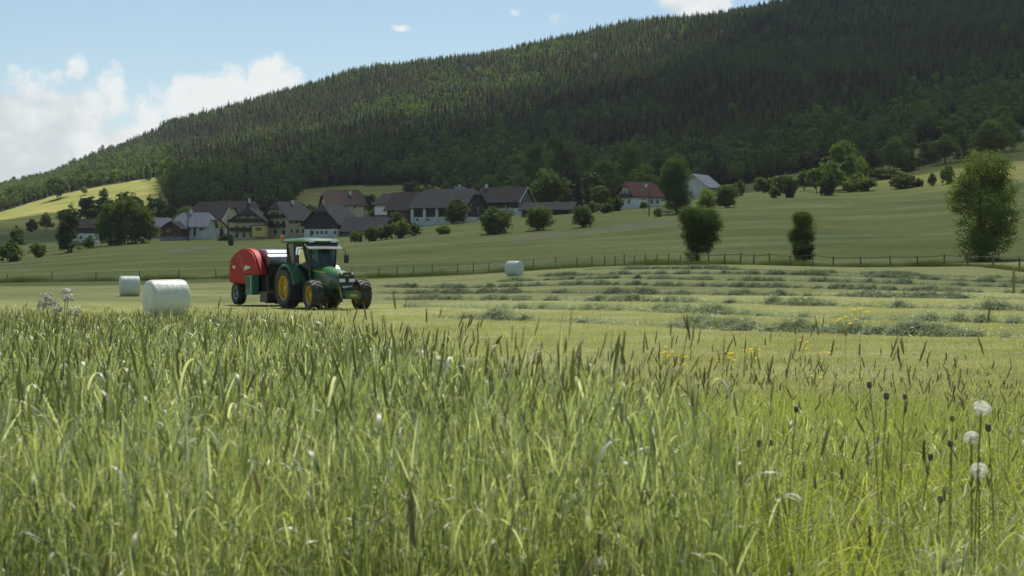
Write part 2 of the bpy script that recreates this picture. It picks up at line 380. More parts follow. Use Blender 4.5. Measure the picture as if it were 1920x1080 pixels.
# trees ------------------------------------------------------------
def conifer_mesh(seed, h, r, mt, tiers=17, per=9):
    R = np.random.default_rng(seed); V = []; Fc = []
    n = 7; a = np.arange(n)*2*pi/n                                   # shaggy core
    lev = np.linspace(.06, .97, 9)
    for t in lev:
        rr = r*.30*(1-t)**.85*R.uniform(.75, 1.2, n); V += [(rr[k]*cos(a[k]+t*3), rr[k]*sin(a[k]+t*3), h*(t+R.uniform(-.02, .02))) for k in range(n)]
    for i in range(8):
        for k in range(n):
            p, q, s_, u = i*n+k, i*n+(k+1) % n, (i+1)*n+(k+1) % n, (i+1)*n+k; Fc += [(p, q, s_), (p, s_, u)]
    for i in range(tiers):
        t = .04+.94*(i/(tiers-1))**.92; L0 = r*(1-t)**.66*R.uniform(.8, 1.1)+.12
        m = max(4, int(per*(1-t*.45)))
        for k in range(m):
            az = R.uniform(0, 2*pi); ln = L0*R.uniform(.65, 1.25); w = ln*R.uniform(.24, .42); z = h*t+R.uniform(-.5, .5)*h/tiers
            dz = -ln*R.uniform(.0, .38); c, s = cos(az), sin(az); b = len(V)
            V += [(0, 0, z+.12*ln), (c*ln*.6-s*w, s*ln*.6+c*w, z+dz*.35-.1*ln), (c*ln, s*ln, z+dz), (c*ln*.6+s*w, s*ln*.6-c*w, z+dz*.35-.1*ln)]
            Fc += [(b, b+1, b+2), (b, b+2, b+3)]
    b = len(V); V += [(-.08, 0, h*.9), (.08, 0, h*.9), (0, .05, h*1.03)]; Fc.append((b, b+1, b+2))
    return np_mesh('conifer', V, Fc, mt)
def crown_pts(R, n, lobes, shell=.72):
    """points and outward directions in a crown built from ellipsoid lobes (cx,cy,cz,rx,ry,rz)"""
    lobes = np.array(lobes, float); vol = lobes[:, 3]*lobes[:, 4]*lobes[:, 5]; p = vol**.7; p /= p.sum()
    m = max(60, n//22); k = R.choice(len(lobes), m, p=p); d = R.normal(size=(m, 3)); d /= np.linalg.norm(d, axis=1)[:, None]; q = R.uniform(.55, 1.12, m)
    C = lobes[k, :3]+d*lobes[k, 3:]*q[:, None]; w = lobes[:, 3].max()*.29; j = R.integers(0, m, n); g = R.normal(size=(n, 3)); g /= np.maximum(1, np.linalg.norm(g, axis=1)/1.55)[:, None]; g = g*w*R.uniform(.35, .72, m)[j, None]*[1, 1, .62]
    g[:, 2] -= .15*(g[:, 0]**2+g[:, 1]**2)/w
    P = C[j]+g; D = g/np.linalg.norm(g, axis=1)[:, None]*.6+d[j]*.6
    return P, D
    out = []; dirs = []; cnt = 0
    while cnt < n:
        k = R.choice(len(lobes), n, p=p); d = R.normal(size=(n, 3)); d /= np.linalg.norm(d, axis=1)[:, None]
        q = (R.uniform(0, 1, n)**.33)*(1-shell)+shell*R.uniform(.9, 1.06, n); q = np.where(R.random(n) < .3, R.random(n)**.5, q)
        P = lobes[k, :3]+d*lobes[k, 3:]*q[:, None]
        out.append(P); dirs.append(d); cnt += n
    return np.concatenate(out)[:n], np.concatenate(dirs)[:n]
def leaf_quads(R, P, D, size, up=.25):
    n = len(P); nr = D*.8+R.normal(size=(n, 3))*.75; nr[:, 2] += up; nr /= np.linalg.norm(nr, axis=1)[:, None]
    t = np.cross(nr, R.normal(size=(n, 3))); t /= np.linalg.norm(t, axis=1)[:, None]; b = np.cross(nr, t)
    s = size*R.uniform(.6, 1.35, n)[:, None]; t = t*s; b = b*s*R.uniform(.45, .8, n)[:, None]
    V = np.stack([P-t, P-b, P+t, P+b], 1).reshape(-1, 3); return V, np.arange(4*n).reshape(-1, 4)
def lobes_for(R, kind, h, w):
    """lobes of a crown in a tree of height h, width w; ground at 0"""
    L_ = []
    if kind == 'round':
        for i in range(15):
            a = R.uniform(0, 6.28); t = R.uniform(0, 1); z = h*(.30+.55*t); rr = w*.5*(.72*sin(pi*min(1, .22+.70*t)))*R.uniform(.35, 1)
            s = w*R.uniform(.15, .25); L_.append((rr*cos(a), rr*sin(a), z, s, s, s*.95))
        L_.append((0, 0, h*.56, w*.34, w*.34, h*.30)); L_.append((0, 0, h*.86, w*.16, w*.16, h*.12))
    elif kind == 'tall':
        for i in range(20):
            a = R.uniform(0, 6.28); t = i/19; z = h*(.09+.83*t); rr = w*.5*(.62+.22*sin(pi*t))*R.uniform(.45, 1)*(1-.5*t**3)
            s = w*R.uniform(.15, .24); L_.append((rr*cos(a), rr*sin(a), z, s, s, s*1.2))
        L_.append((0, 0, h*.5, w*.33, w*.33, h*.38))
    elif kind == 'bush':
        for i in range(12):
            a = R.uniform(0, 6.28); rr = w*.5*R.uniform(.1, .75); s = w*R.uniform(.14, .24); L_.append((rr*cos(a), rr*sin(a), h*R.uniform(.25, .78)*(1-.35*rr/w), s, s, s*.9))
        L_.append((0, 0, h*.42, w*.38, w*.38, h*.42))
    elif kind == 'lolly':
        for i in range(16):
            a = R.uniform(0, 6.28); t = R.uniform(0, 1); z = h*(.36+.52*t); rr = w*.5*(.66*sin(pi*min(1, .25+.66*t)))*R.uniform(.3, 1); s = w*R.uniform(.13, .21); L_.append((rr*cos(a), rr*sin(a), z, s, s, s*.9))
        L_.append((0, 0, h*.66, w*.32, w*.32, h*.22))
    elif kind == 'vase':            # narrow at the foot, full on top
        for i in range(22):
            a = R.uniform(0, 6.28); t = R.uniform(0, 1); z = h*(.12+.76*t); rr = w*.5*(.16+.72*min(1, t*1.5))*R.uniform(.4, 1)*(1-.35*max(0, t-.7)/.3)
            s = w*R.uniform(.12, .2); L_.append((rr*cos(a), rr*sin(a), z, s, s, s))
        L_.append((0, 0, h*.55, w*.24, w*.24, h*.35)); L_.append((0, 0, h*.72, w*.34, w*.34, h*.2))
    return L_
def broadleaf_mesh(seed, kind, h, w, n, size, mt):
    R = np.random.default_rng(seed); lb = lobes_for(R, kind, h, w); P, D = crown_pts(R, n, lb); P[:, 2] = np.maximum(P[:, 2], .02*h)
    V, Fq = leaf_quads(R, P, D, size); return np_mesh('crown', V, Fq, mt)
def trunk_mesh(seed, h, w, kind, mt):
    R = random.Random(seed); mb = MB(); r = .035*h**.85; top = h*(.8 if kind != 'bush' else .55)
    if kind == 'bush':
        for i in range(5):
            a = R.uniform(0, 6.28); d = w*.28; mb.tube([(.05*cos(a), .05*sin(a), -.3), (d*.4*cos(a), d*.4*sin(a), top*.4), (d*cos(a), d*sin(a), top)], [r, r*.7, r*.2], 5)
    else:
        k = [(R.uniform(-.02, .02)*h, R.uniform(-.02, .02)*h, h*t) for t in (.25, .5)]
        mb.tube([(0, 0, -.4), (0, 0, .02*h), k[0], k[1], (0, 0, top)], [r*1.5, r*1.1, r*.85, r*.55, r*.12], 8)
        for i in range(9):
            t = R.uniform(.2, .65); a = R.uniform(0, 6.28); ln = w*.38*R.uniform(.7, 1.1)
            mb.tube([(0, 0, h*t), (ln*.45*cos(a), ln*.45*sin(a), h*t+ln*.4), (ln*cos(a), ln*sin(a), h*t+ln*.75)], [r*.45, r*.28, r*.06], 5)
    return mb.mesh('trunk', mt, True)

M_bark = mat('bark', (.075, .06, .045), .9, noise=.5, nscale=6, bump=.6)
M_con = leaf_mat('conifer_needles', (.022, .042, .015), (.120, .148, .040), trans=.55, pscale=.0065, tmul=(1.3, 1.5, .5))
M_larch = leaf_mat('larch_needles', (.06, .09, .024), (.13, .155, .04), trans=.5, pscale=.02)
M_dec_far = leaf_mat('far_leaves', (.080, .115, .032), (.185, .225, .062), trans=.54, pscale=.02)
M_leaf = {'mid': leaf_mat('leaves_mid', (.085, .12, .034), (.21, .245, .075), trans=.55, pscale=.5),
          'dark': leaf_mat('leaves_dark', (.055, .085, .028), (.145, .18, .058), trans=.5, pscale=.5),
          'light': leaf_mat('leaves_light', (.12, .16, .04), (.26, .30, .08), trans=.55, pscale=.5),
          'olive': leaf_mat('leaves_olive', (.11, .13, .038), (.24, .25, .08), trans=.55, pscale=.5),
          'con': leaf_mat('needles_near', (.020, .040, .014), (.06, .085, .026), trans=.35, pscale=.3)}

def build_forest():
    ms = [conifer_mesh(i, 15.5, R_, M_con) for i, R_ in enumerate([4.2, 4.7, 3.7, 5.0, 4.0, 4.5])]
    ms += [conifer_mesh(20+i, 15, 4.4, M_larch, 14, 8) for i in range(2)]
    ms += [broadleaf_mesh(30+i, 'round', 14, 11, 700, .55, M_dec_far) for i in range(3)]
    coll = variants('forest_tree', ms)
    R = np.random.default_rng(3); g = 5.1
    xs = np.arange(-760, 820, g); ys = np.arange(440, 2000, g); X, Y = np.meshgrid(xs, ys); X = X.ravel(); Y = Y.ravel()
    X = X+R.uniform(-.48, .48, len(X))*g; Y = Y+R.uniform(-.48, .48, len(Y))*g
    px = 960+F*X/Y; k = (px > -160) & (px < 2080); X, Y = X[k], Y[k]
    k = forest_mask(X, Y); X, Y = X[k], Y[k]
    px, py = proj(X, Y, H(X, Y)); k = (py > -40) | (R.random(len(X)) < .5); k &= py > -220; X, Y, px, py = X[k], Y[k], px[k], py[k]
    k = (Y < 1450) | (R.random(len(X)) < .75); X, Y, px, py = X[k], Y[k], px[k], py[k]
    depth = lerpx(px, FOREST_EDGE)-py                          # how far above its lower edge
    cl = np.sin(X/41+1.3)+np.sin(Y/57+X/90)+np.sin(X/23-Y/31)*.7+R.normal(size=len(X))*.5
    pd = np.where(depth < 20, .92, np.where(depth < 50, .60, np.where(depth < 90, .14, .03)))
    pd = np.where((cl > 1.3), pd*2.2, pd*.5); pd = np.where((np.sin(X/70+2)+np.sin(Y/110-X/60)+np.sin(X/31+Y/43) > 1.2) & (depth > 40), .34, pd)
    pd = np.where((px > 1500) & (depth < 110) & (depth > 25), pd+.12, pd)
    dec = R.random(len(X)) < pd; larch = (~dec) & (R.random(len(X)) < np.where(cl > .7, .30, .03))
    s0 = np.where(dec & (depth < 60), 1.25, 1.0); idx = np.where(dec, R.integers(8, 11, len(X)), np.where(larch, R.integers(6, 8, len(X)), R.integers(0, 6, len(X))))
    s = np.clip(R.normal(.80, .20, len(X)), .40, 1.15)*np.where(depth < 8, .8, 1)*np.interp(Y, [900, 1500], [1, .82])*np.where(px < 300, .8, 1)*s0; s = np.where(R.random(len(X)) < .03, s*1.2, s)
    sc = np.stack([s*R.uniform(.85, 1.1, len(X)), s*R.uniform(.85, 1.1, len(X)), s], 1)
    rot = np.stack([R.normal(0, .02, len(X)), R.normal(0, .02, len(X)), R.uniform(0, 6.28, len(X))], 1)
    P = np.stack([X, Y, H(X, Y)-.5], 1); print('forest trees', len(X))
    scatter('forest', P, rot, sc, idx, coll, 'dark spruce forest with paler broadleaf patches covering the mountainside', 'forest')
build_forest()

# ------------------------------------------------------------------ clouds overhead, out of the picture, added and shaped to shade the valley
def build_shade_clouds():
    m = bpy.data.materials.new('cloud'); m.use_nodes = True; nt = m.node_tree; nt.nodes.clear(); L = nt.links.new; out = N(nt, 'ShaderNodeOutputMaterial')
    d = N(nt, 'ShaderNodeBsdfDiffuse'); d.inputs[0].default_value = (.8, .8, .8, 1); t = N(nt, 'ShaderNodeBsdfTransparent'); mx = N(nt, 'ShaderNodeMixShader'); mx.inputs[0].default_value = .30
    L(t.outputs[0], mx.inputs[1]); L(d.outputs[0], mx.inputs[2]); L(mx.outputs[0], out.inputs[0])
    R = np.random.default_rng(5)
    m2 = m.copy(); m2.node_tree.nodes['Mix Shader'].inputs[0].default_value = .55
    def cloud(name, inside, zc, thick, x0, x1, y0, y1, g, label, m=m):
        xs = np.arange(x0, x1, g); ys = np.arange(y0, y1, g); X, Y = np.meshgrid(xs, ys)          # footprint of the shade on the land
        f = inside(X, Y)+.30*np.sin(X/37+Y/61)+.22*np.sin(X/19-Y/27+2)+.15*np.sin(X/9+1)*np.sin(Y/11)
        T = np.sqrt(np.clip(f, 0, 1))*thick; k = f > 0; hz = H(X, np.maximum(Y, 1))
        CX = X+SD[0]/SD[2]*(zc-hz); CY = Y+SD[1]/SD[2]*(zc-hz); lump = 1+.35*np.sin(X/23)*np.sin(Y/17)
        ny, nx = X.shape; top = np.stack([CX, CY, zc+T*lump], 2).reshape(-1, 3); bot = np.stack([CX, CY, zc-T*.35], 2).reshape(-1, 3)
        i = np.arange(ny-1)[:, None]; j = np.arange(nx-1)[None, :]; q = np.stack([i*nx+j, i*nx+j+1, (i+1)*nx+j+1, (i+1)*nx+j], 2).reshape(-1, 4)
        q = q[k.ravel()[q].sum(1) >= 2]; Fq = np.concatenate([q, q[:, ::-1]+ny*nx]); link(name, np_mesh(name, np.concatenate([top, bot]), Fq, m, True), label=label, cat='cloud', kind='stuff')
    def f1(X, Y):        # over the village, the slopes and the lower forest
        Yc = np.maximum(Y, 1); px, py = proj(X, Yc, H(X, Yc))
        lim = lerpx(px, [(-900, 440), (-100, 437), (40, 436), (200, 410), (296, 392), (310, 318), (430, 300), (600, 262), (760, 232), (900, 205), (1010, 165), (1200, 112), (1290, 60), (1400, 10), (1500, -60), (2800, -200)])
        near = np.clip((Y-92-np.clip((300-px)/12, -6, 10))/25, -1, 1); a = np.minimum(near, np.clip((py-lim)/18, -1, 1))
        return np.minimum(a, 1)-.1
    cloud('cloud', f1, 1000, 60, -900, 1000, 60, 1900, 9, 'unseen broad cloud shaped to shade the village and lower forest')
    def f2(X, Y):        # a second, denser cloud added to darken the forest on the right
        Yc = np.maximum(Y, 1); px, py = proj(X, Yc, H(X, Yc))
        lim = lerpx(px, [(-900, 440), (296, 392), (330, 350), (430, 335), (600, 305), (760, 275), (900, 250), (1010, 215), (1200, 165), (1300, 120), (1400, 60), (1500, 0), (2800, -100)])
        return np.minimum(np.clip((Y-480)/40, -1, 1), np.clip((py-lim)/18, -1, 1))-.1
    cloud('cloud', f2, 1180, 60, -700, 1000, 400, 1900, 9, 'unseen denser cloud added to darken the forest on the mountainside', m2)
build_shade_clouds()

def build_haze():
    zt = 460; mb = MB(); mb.box((0, 2150, (zt-620)/2), (5600, 4700, zt+620))
    m = bpy.data.materials.new('haze'); m.use_nodes = True; nt = m.node_tree; nt.nodes.clear(); out = N(nt, 'ShaderNodeOutputMaterial'); v = N(nt, 'ShaderNodeVolumePrincipled')
    v.inputs['Color'].default_value = (.88, .94, 1, 1); v.inputs['Density'].default_value = HAZE; v.inputs['Anisotropy'].default_value = .3
    nt.links.new(v.outputs[0], out.inputs['Volume']); mb.build('haze', m, kind='stuff', label='thin blue summer haze over the whole valley', cat='haze')
HAZE = .00006
# ------------------------------------------------------------------ village
PI = pi
M_plaster = mat('white_plaster', (.70, .69, .63), .85, noise=.14, nscale=.8)
M_cream = mat('cream_plaster', (.66, .57, .36), .85, noise=.14, nscale=.8)
M_yellow = mat('yellow_plaster', (.68, .52, .18), .85, noise=.12, nscale=.8)
M_wood_dk = mat('weathered_dark_boards', (.055, .048, .042), .85, noise=.45, nscale=1.6)
M_wood_rd = mat('red_brown_boards', (.13, .058, .040), .85, noise=.4, nscale=1.6)
M_wood_gr = mat('grey_boards', (.17, .165, .16), .85, noise=.35, nscale=1.6)
M_roof_gr = mat('grey_roofing', (.048, .053, .058), .85, spec=.2, noise=.18, nscale=.7)
M_roof_dk = mat('dark_slate_roofing', (.030, .029, .029), .85, spec=.2, noise=.3, nscale=.9)
M_roof_lt = mat('pale_grey_roofing', (.20, .215, .235), .85, spec=.2, noise=.15, nscale=.7)
M_roof_rd = mat('red_roof_tiles', (.085, .027, .023), .85, spec=.2, noise=.3, nscale=1.2)
M_roof_br = mat('brown_roof_tiles', (.085, .055, .042), .85, spec=.2, noise=.35, nscale=1.2)
M_roof_pl = mat('brownish_dark_roofing', (.045, .038, .036), .85, spec=.2, noise=.3, nscale=1.0)
M_stonec = mat('grey_concrete', (.30, .30, .29), .85, noise=.3, nscale=1)
M_frame = mat('window_frame_white', (.6, .6, .57), .6)
M_frame_br = mat('window_frame_brown', (.10, .06, .035), .6)
M_pane = mat('window_pane', (.03, .035, .04), .12)
M_trim = mat('pale_barge_board', (.62, .62, .60), .6)
M_dark = mat('dark_opening', (.02, .018, .016), .9)  # near-black boxes painted in for the shade inside open fronts

def house(name, label, px, py, Y, L, Wd, hw, hr, rot, wm, rm, hip=.0, oh=.8, wins=(), wfr=None, base=None, gable=None, chim=(), balc=(), barge=None, boxes=(), group=None):
    """ridge along local x; eave walls S (towards -y) and N, gable walls E and W"""
    X = X_at(px, Y); zb = -(py-480)/F*Y; r = radians(rot)
    t = empty(name, (X, Y, zb), r, label=label, cat=name.replace('_', ' ') if name in ('barn', 'shed', 'house', 'farmhouse', 'chalet') else 'house', group=group)
    x, y = L/2, Wd/2; zr = hw+hr; k = hip; zh = zr-hr*k if k else zr; yh = y*k      # height and half width where the half-hip starts
    dn = -4.0
    def shell(x, y, zlo, zhi_w, top=True, inset=0):
        V = []; mb = MB()
        prof = [(-y, zlo), (y, zlo), (y, hw)]+([(yh*y/(Wd/2), zh), (-yh*y/(Wd/2), zh)] if k else [(0, zr)])+[(-y, hw)]
        mb.prism(prof, -x, x, 'x'); return mb
    shell(x, y, dn, hw).build('wall', wm, t)
    if base:      # plastered ground floor under boards
        bm_, bh = base; b = MB(); b.box((0, 0, bh/2+dn/2), (L+.12, Wd+.12, bh-dn)); b.build('plinth', bm_, t)
    if gable:     # boarded gable, from a height up, on the named ends
        gm, g0, ends = gable
        for e in ends:
            s = 1 if e == 'E' else -1; yy = lambda z: y if z <= hw else y*(1-(z-hw)/hr)
            pf = [(-y, g0), (y, g0), (y, max(g0, hw))] if g0 < hw else [(-yy(g0), g0), (yy(g0), g0)]
            pf = pf+([(yh, zh), (-yh, zh)] if k else [(0, zr)])+([(-y, hw)] if g0 < hw else [])
            MB().prism(pf, s*x, s*(x+.10), 'x').build('gable_boarding', gm, t)
    # roof: two slopes, half-hips at the ends
    ov = oh*hr/y; ze = hw-ov; X1 = x+oh*.9; th = .22; mb = MB()
    hx = (hr*k)*.8
    for s in (-1, 1):
        if k:
            P = [(-X1, s*(y+oh), ze), (X1, s*(y+oh), ze), (X1, s*yh, zh), (X1-hx, 0, zr), (-X1+hx, 0, zr), (-X1, s*yh, zh)]
        else: P = [(-X1, s*(y+oh), ze), (X1, s*(y+oh), ze), (X1, 0, zr), (-X1, 0, zr)]
        n = len(P); V = [(a, b, c+.06) for a, b, c in P]+[(a, b, c+.06+th) for a, b, c in P]
        mb.add(V, [tuple(range(n-1, -1, -1)), tuple(range(n, 2*n))]+[(i, (i+1) % n, n+(i+1) % n, n+i) for i in range(n)])
    if k:
        for s in (-1, 1):
            P = [(s*(X1+.02), -yh-.15, zh-.12), (s*(X1+.02), yh+.15, zh-.12), (s*(X1-hx), 0, zr+.02)]
            V = [(a, b, c+.07) for a, b, c in P]+[(a, b, c+.07+th) for a, b, c in P]
            mb.add(V, [(2, 1, 0), (3, 4, 5), (0, 1, 4, 3), (1, 2, 5, 4), (2, 0, 3, 5)])
    rf = mb.build('roof', rm, t)
    for (cx, cy, ch) in chim:
        zc = zr-abs(cy)/y*hr; c = MB(); c.box((cx, cy, zc+ch/2-.5), (.7, .7, ch+1.0)); c.box((cx, cy, zc+ch+.1), (.9, .9, .16)); c.build('chimney', M_plaster, rf)
    if barge:
        for e in barge:
            s = 1 if e == 'E' else -1
            for q in (-1, 1):
                MB().tube([(s*(X1+.06), q*(y+oh), ze+.12), (s*(X1+.06), q*(yh if k else .02), zh+.12)], .13, 4).build('barge_board', M_trim, rf)
    fr = wfr or M_frame
    for w in wins:
        f, u, z, ww, hh = w[:5]; d = .10 if not base else .14
        if gable and f in gable[2]: d = .16
        nrm = {'S': (0, -1), 'N': (0, 1), 'E': (1, 0), 'W': (-1, 0)}[f]
        if f in 'SN': c = (u, nrm[1]*(y+d/2), z); dm = (ww, d, hh); c2 = (u, nrm[1]*(y+d+.015), z); d2 = (ww*.78, .03, hh*.8)
        else: c = (nrm[0]*(x+d/2), u, z); dm = (d, ww, hh); c2 = (nrm[0]*(x+d+.015), u, z); d2 = (.03, ww*.78, hh*.8)
        kind = w[5] if len(w) > 5 else 'window'
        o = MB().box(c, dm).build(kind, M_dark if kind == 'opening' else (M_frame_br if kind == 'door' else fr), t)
        if kind == 'window': MB().box(c2, d2).build('pane', M_pane, o)
    for (f, u, z, ww) in balc:
        b = MB(); dp = 1.1; s = {'S': -1, 'W': -1, 'E': 1}[f]
        if f == 'S':
            b.box((u, -y-dp/2, z), (ww, dp, .15)); b.box((u, -y-dp, z+.5), (ww, .08, .9))
            for q in (-1, 1): b.box((u+q*ww/2, -y-dp/2, z+.5), (.08, dp, .9))
        else:
            b.box((s*(x+dp/2), u, z), (dp, ww, .15)); b.box((s*(x+dp), u, z+.5), (.08, ww, .9))
            for q in (-1, 1): b.box((s*(x+dp/2), u+q*ww/2, z+.5), (dp, .08, .9))
        b.build('balcony', M_wood_dk, t)
    for (nm, c, d, m_) in boxes: MB().box(c, d).build(nm, m_, t)
    return t
def row(f, us, z, w=.9, h=1.1, *k): return [(f, u, z, w, h, *k) for u in us]

house('house', 'small grey roofed house half hidden by the olive tree', 296, 448, 432, 7.5, 7, 3.0, 3.2, 8, M_stonec, M_roof_lt, .3, wins=row('S', (-2, 1.5), 1.8))
house('barn', 'low red brown wooden barn leaning on the white farmhouse', 328, 449, 398, 5.5, 6.0, 2.9, 2.0, 78, M_wood_rd, M_roof_dk, .35, .5, base=(M_stonec, .7), wins=[('W', .6, 2.4, .7, .8)]+row('W', (-1.6, -.2, 1.4), .6, .6, .5))
house('farmhouse', 'white farmhouse with pale grey half-hipped roof beside red brown barn', 366, 446, 404, 9.2, 8, 3.5, 3.4, -6, M_plaster, M_roof_lt, .55, .9, wins=[('S', -1.6, 2.4, 1.9, .55), ('S', 3.1, 2.4, 1.3, .55), ('S', 1.2, 1.9, .6, 2.8, 'opening'), ('S', -2.3, .6, .5, .5), ('S', -.7, .6, .5, .5)], chim=[(-1.2, 0, .8)])
house('farmhouse', 'large house under a steep plum grey roof behind the cypresses', 402, 440, 448, 12, 12, 4.6, 5.6, -20, M_cream, M_roof_pl, .35, .8, barge='E')
house('house', 'tall house with broad dark roof and white gable peak', 446, 438, 455, 12, 12, 4.4, 5.8, 12, M_plaster, M_roof_pl, .3, .8, chim=[(3.6, -.4, 1.3)])
house('house', 'little white house with orange gable by the dark cypresses', 402, 444, 415, 5, 6, 2.6, 2.4, -52, M_plaster, M_roof_dk, 0, .6, wins=row('E', (-1.2, 1.0), 1.6, .8, .9), gable=(M_yellow, 2.6, 'E'))
house('chalet', 'cream chalet with two dark balconies and yellow annex', 474, 448, 396, 10, 9, 5.2, 3.0, 84, M_cream, M_roof_dk, .62, 1.0,
      wins=row('W', (-3, -1, 1, 3), 1.0, .8, 1.2)+row('W', (-3, -1, 1, 3), 3.0, .9, 1.1)+row('W', (-2.4, 0, 2.4), 5.6, .9, 1.2), wfr=M_frame_br, balc=[('W', 0, 2.1, 9.2), ('W', 0, 4.6, 8.8)],
      boxes=[('annex', (-6.7, -4.0, 2.0), (3.0, 3.6, 3.0), M_yellow), ('annex_window', (-8.23, -4.0, 2.6), (.06, 1.7, .8), M_pane), ('annex_roof', (-6.7, -4.0, 3.6), (3.4, 4.0, .16), M_roof_dk)])
house('farmhouse', 'big cream farmhouse with half-hipped gable, balconies and white chimney', 541, 443, 400, 11, 9, 5.0, 4.4, 58, M_cream, M_roof_gr, .45, 1.0,
      wins=row('W', (-.9, .3, 1.2), 6.3, .6, .9)+row('W', (-3, -1, 1.2, 3.2), 3.6, .9, 1.1)+row('W', (-3, 0, 3), 1.1, .9, 1.1)+row('S', (-4, -2, 0, 2, 4), 4.0, .7, .9)+row('S', (-4, -1.5, 1, 3.6), 1.4, .7, .9), wfr=M_frame_br,
      balc=[('W', 0, 5.1, 7.4), ('W', .6, 2.5, 8.6)], chim=[(1.0, -.6, 1.2)])
house('barn', 'black boarded barn with white plastered base and small windows', 624, 444, 388, 12, 10.5, 3.6, 5.0, 66, M_wood_dk, M_roof_gr, .42, .9, base=(M_plaster, 2.0), wins=row('W', (-4.4, -1.6, -.2, 1.2, 2.6, 4.0)[0:6], 1.1, .75, .75)[:5]+[('W', 3.0, .95, .7, 1.5, 'door')]+row('S', (-4.6, -2.0), 1.1, .7, .7), wfr=M_frame_br)
house('barn', 'low barn mostly grey roof next to the black boarded barn', 690, 443, 380, 11, 8.5, 1.6, 3.3, -14, M_wood_gr, M_roof_gr, .2, .9)
house('house', 'brown tiled house rising behind the black boarded barn', 642, 400, 470, 12, 11, 3.0, 4.6, 18, M_cream, M_roof_br, .45, 1.0, wins=row('S', (-3, 0, 3), 2, .8, 1), chim=[(2.2, -2, 1.1)])
house('chalet', 'small dark roofed chalet with pale gable left of the big barn', 735, 402, 458, 8, 7.5, 3.6, 3.0, -48, M_plaster, M_roof_pl, 0, 1.0, gable=(M_wood_dk, 3.2, 'E'), balc=[('E', 0, 2.4, 6.5)], wins=row('E', (-1.8, 1.2), 3.4, .8, 1)+row('E', (-1.8, 1.5), 1.2, .8, 1), barge='E')
house('house', 'pale roofed cottage between the low barn and the big barn', 727, 418, 415, 6.5, 6, 2.4, 1.9, 6, M_stonec, M_roof_lt, 0, .7, wins=row('S', (-1.6, 1.6), 1.4))
house('shed', 'tiny shed with white gable beside the low grey barn', 728, 438, 385, 5, 4.4, 2.0, 1.7, -40, M_plaster, M_roof_dk, 0, .7, wins=row('E', (0,), 1.2, .7, .8))
house('barn', 'red brown boarded wing against the big barn', 764, 418, 409, 8, 10, 4.0, 4.6, -22, M_wood_rd, M_roof_pl, .1, .9, wins=[('S', 1.2, 2.0, .8, .9)])
bb = house('barn', 'big grey roofed barn with white pillars and dark bays', 842, 416, 402, 17, 12.5, 4.2, 4.9, -27, M_wood_dk, M_roof_gr, .35, .9, base=(M_plaster, 1.25), wins=row('E', (-2.5,), 4.6, .6, .8)+row('E', (1.5,), 3.2, .8, 1.5)+row('S', (-6.6, -3.2, -.4, 3), .55, .8, .7), barge='')
for u in (-8.2, -4.2, -.2, 3.8, 8.2): MB().box((u, -6.42, 2.1), (.85, .5, 4.2)).build('pillar', M_plaster, bb)
MB().box((8.62, -5.7, 2.1), (.3, .9, 4.2)).build('pillar', M_plaster, bb)
house('barn', 'dark long roofed barn with white chimney behind the big barn', 946, 401, 440, 14.5, 10, 3.8, 4.2, -27, M_wood_dk, M_roof_dk, 0, .9, base=(M_plaster, 1.5), gable=(M_wood_gr, 1.5, 'E'), chim=[(-6.3, 0, 1.2)], barge='E', wins=row('S', (-3, 0, 3), .8, .7, .6))
house('house', 'light house gable peeping over the big barn roof', 862, 400, 505, 7, 6.5, 6.2, 3.0, 60, M_stonec, M_roof_lt, 0, .7, chim=[(0, 0, .8)])
house('shed', 'long low open-fronted shed with dark grey roof', 1032, 413, 396, 14.5, 7.5, 2.9, 1.9, -20, M_wood_gr, M_roof_dk, 0, .8, wins=[('S', -2.8, 1.35, 7.6, 2.5, 'opening'), ('S', 4.2, 1.35, 4.6, 2.3, 'opening')])
house('house', 'white house with dark red roof and brown balcony', 1199, 389, 400, 9.2, 7.8, 3.4, 3.5, 30, M_plaster, M_roof_rd, .35, 1.0, wins=row('W', (-1.8, -.6, .6, 1.8), 4.2, .6, .9)+row('W', (-1.6, 1.6), 1.5, .9, 1.1)+row('S', (-1.4, 1.4, 3.4), 1.6, .7, 1.2), wfr=M_frame_br, balc=[('W', 0, 2.7, 7.0)], chim=[(1, -1.5, .9)],
      boxes=[('annex', (-3.9, -5.1, .6), (3.4, 2.4, 2.4), M_plaster)])
house('house', 'white house with large pale grey roof behind tall ash', 1314, 376, 452, 9.5, 8.5, 4.6, 3.4, 58, M_plaster, M_roof_lt, 0, 1.3, wins=row('W', (-2.4, 1.4), 1.6)+row('S', (-2, 2), 1.6), barge='W')
house('house', 'brown and white house between the trees at the village edge', 165, 453, 428, 6.5, 6, 4.2, 2.4, 5, M_wood_rd, M_roof_pl, 0, .6, base=(M_plaster, 2.4), wins=row('S', (-1.5, 1.5), 1.2))
house('house', 'pale roof at the top of the sloping pasture by the forest', 1912, 268, 610, 8, 8, 2.4, 2.8, -10, M_plaster, M_roof_lt, 0, .8)

# utility poles
def pole(px, py, Y, h, label, lamp=False):
    t = empty('utility_pole', (X_at(px, Y), Y, -(py-480)/F*Y), 0, label=label, cat='pole')
    MB().tube([(0, 0, -.5), (0, 0, h*.5), (0, 0, h)], [.15, .13, .1], 8).build('shaft', M_bark, t)
    if lamp: MB().tube([(0, 0, h-.3), (-.5, 0, h+.2), (-1.3, -.2, h+.25)], .06, 6).box((-1.6, -.25, h+.22), (.7, .3, .12)).build('lamp_head', M_trim, t)
    else: MB().box((0, 0, h-.4), (1.4, .12, .12)).build('crossarm', M_bark, t)
pole(352, 455, 380, 8.0, 'thin dark pole in front of the white farmhouse')
pole(1217, 418, 330, 7.6, 'wooden pole with lamp on the slope below the red roof', True)

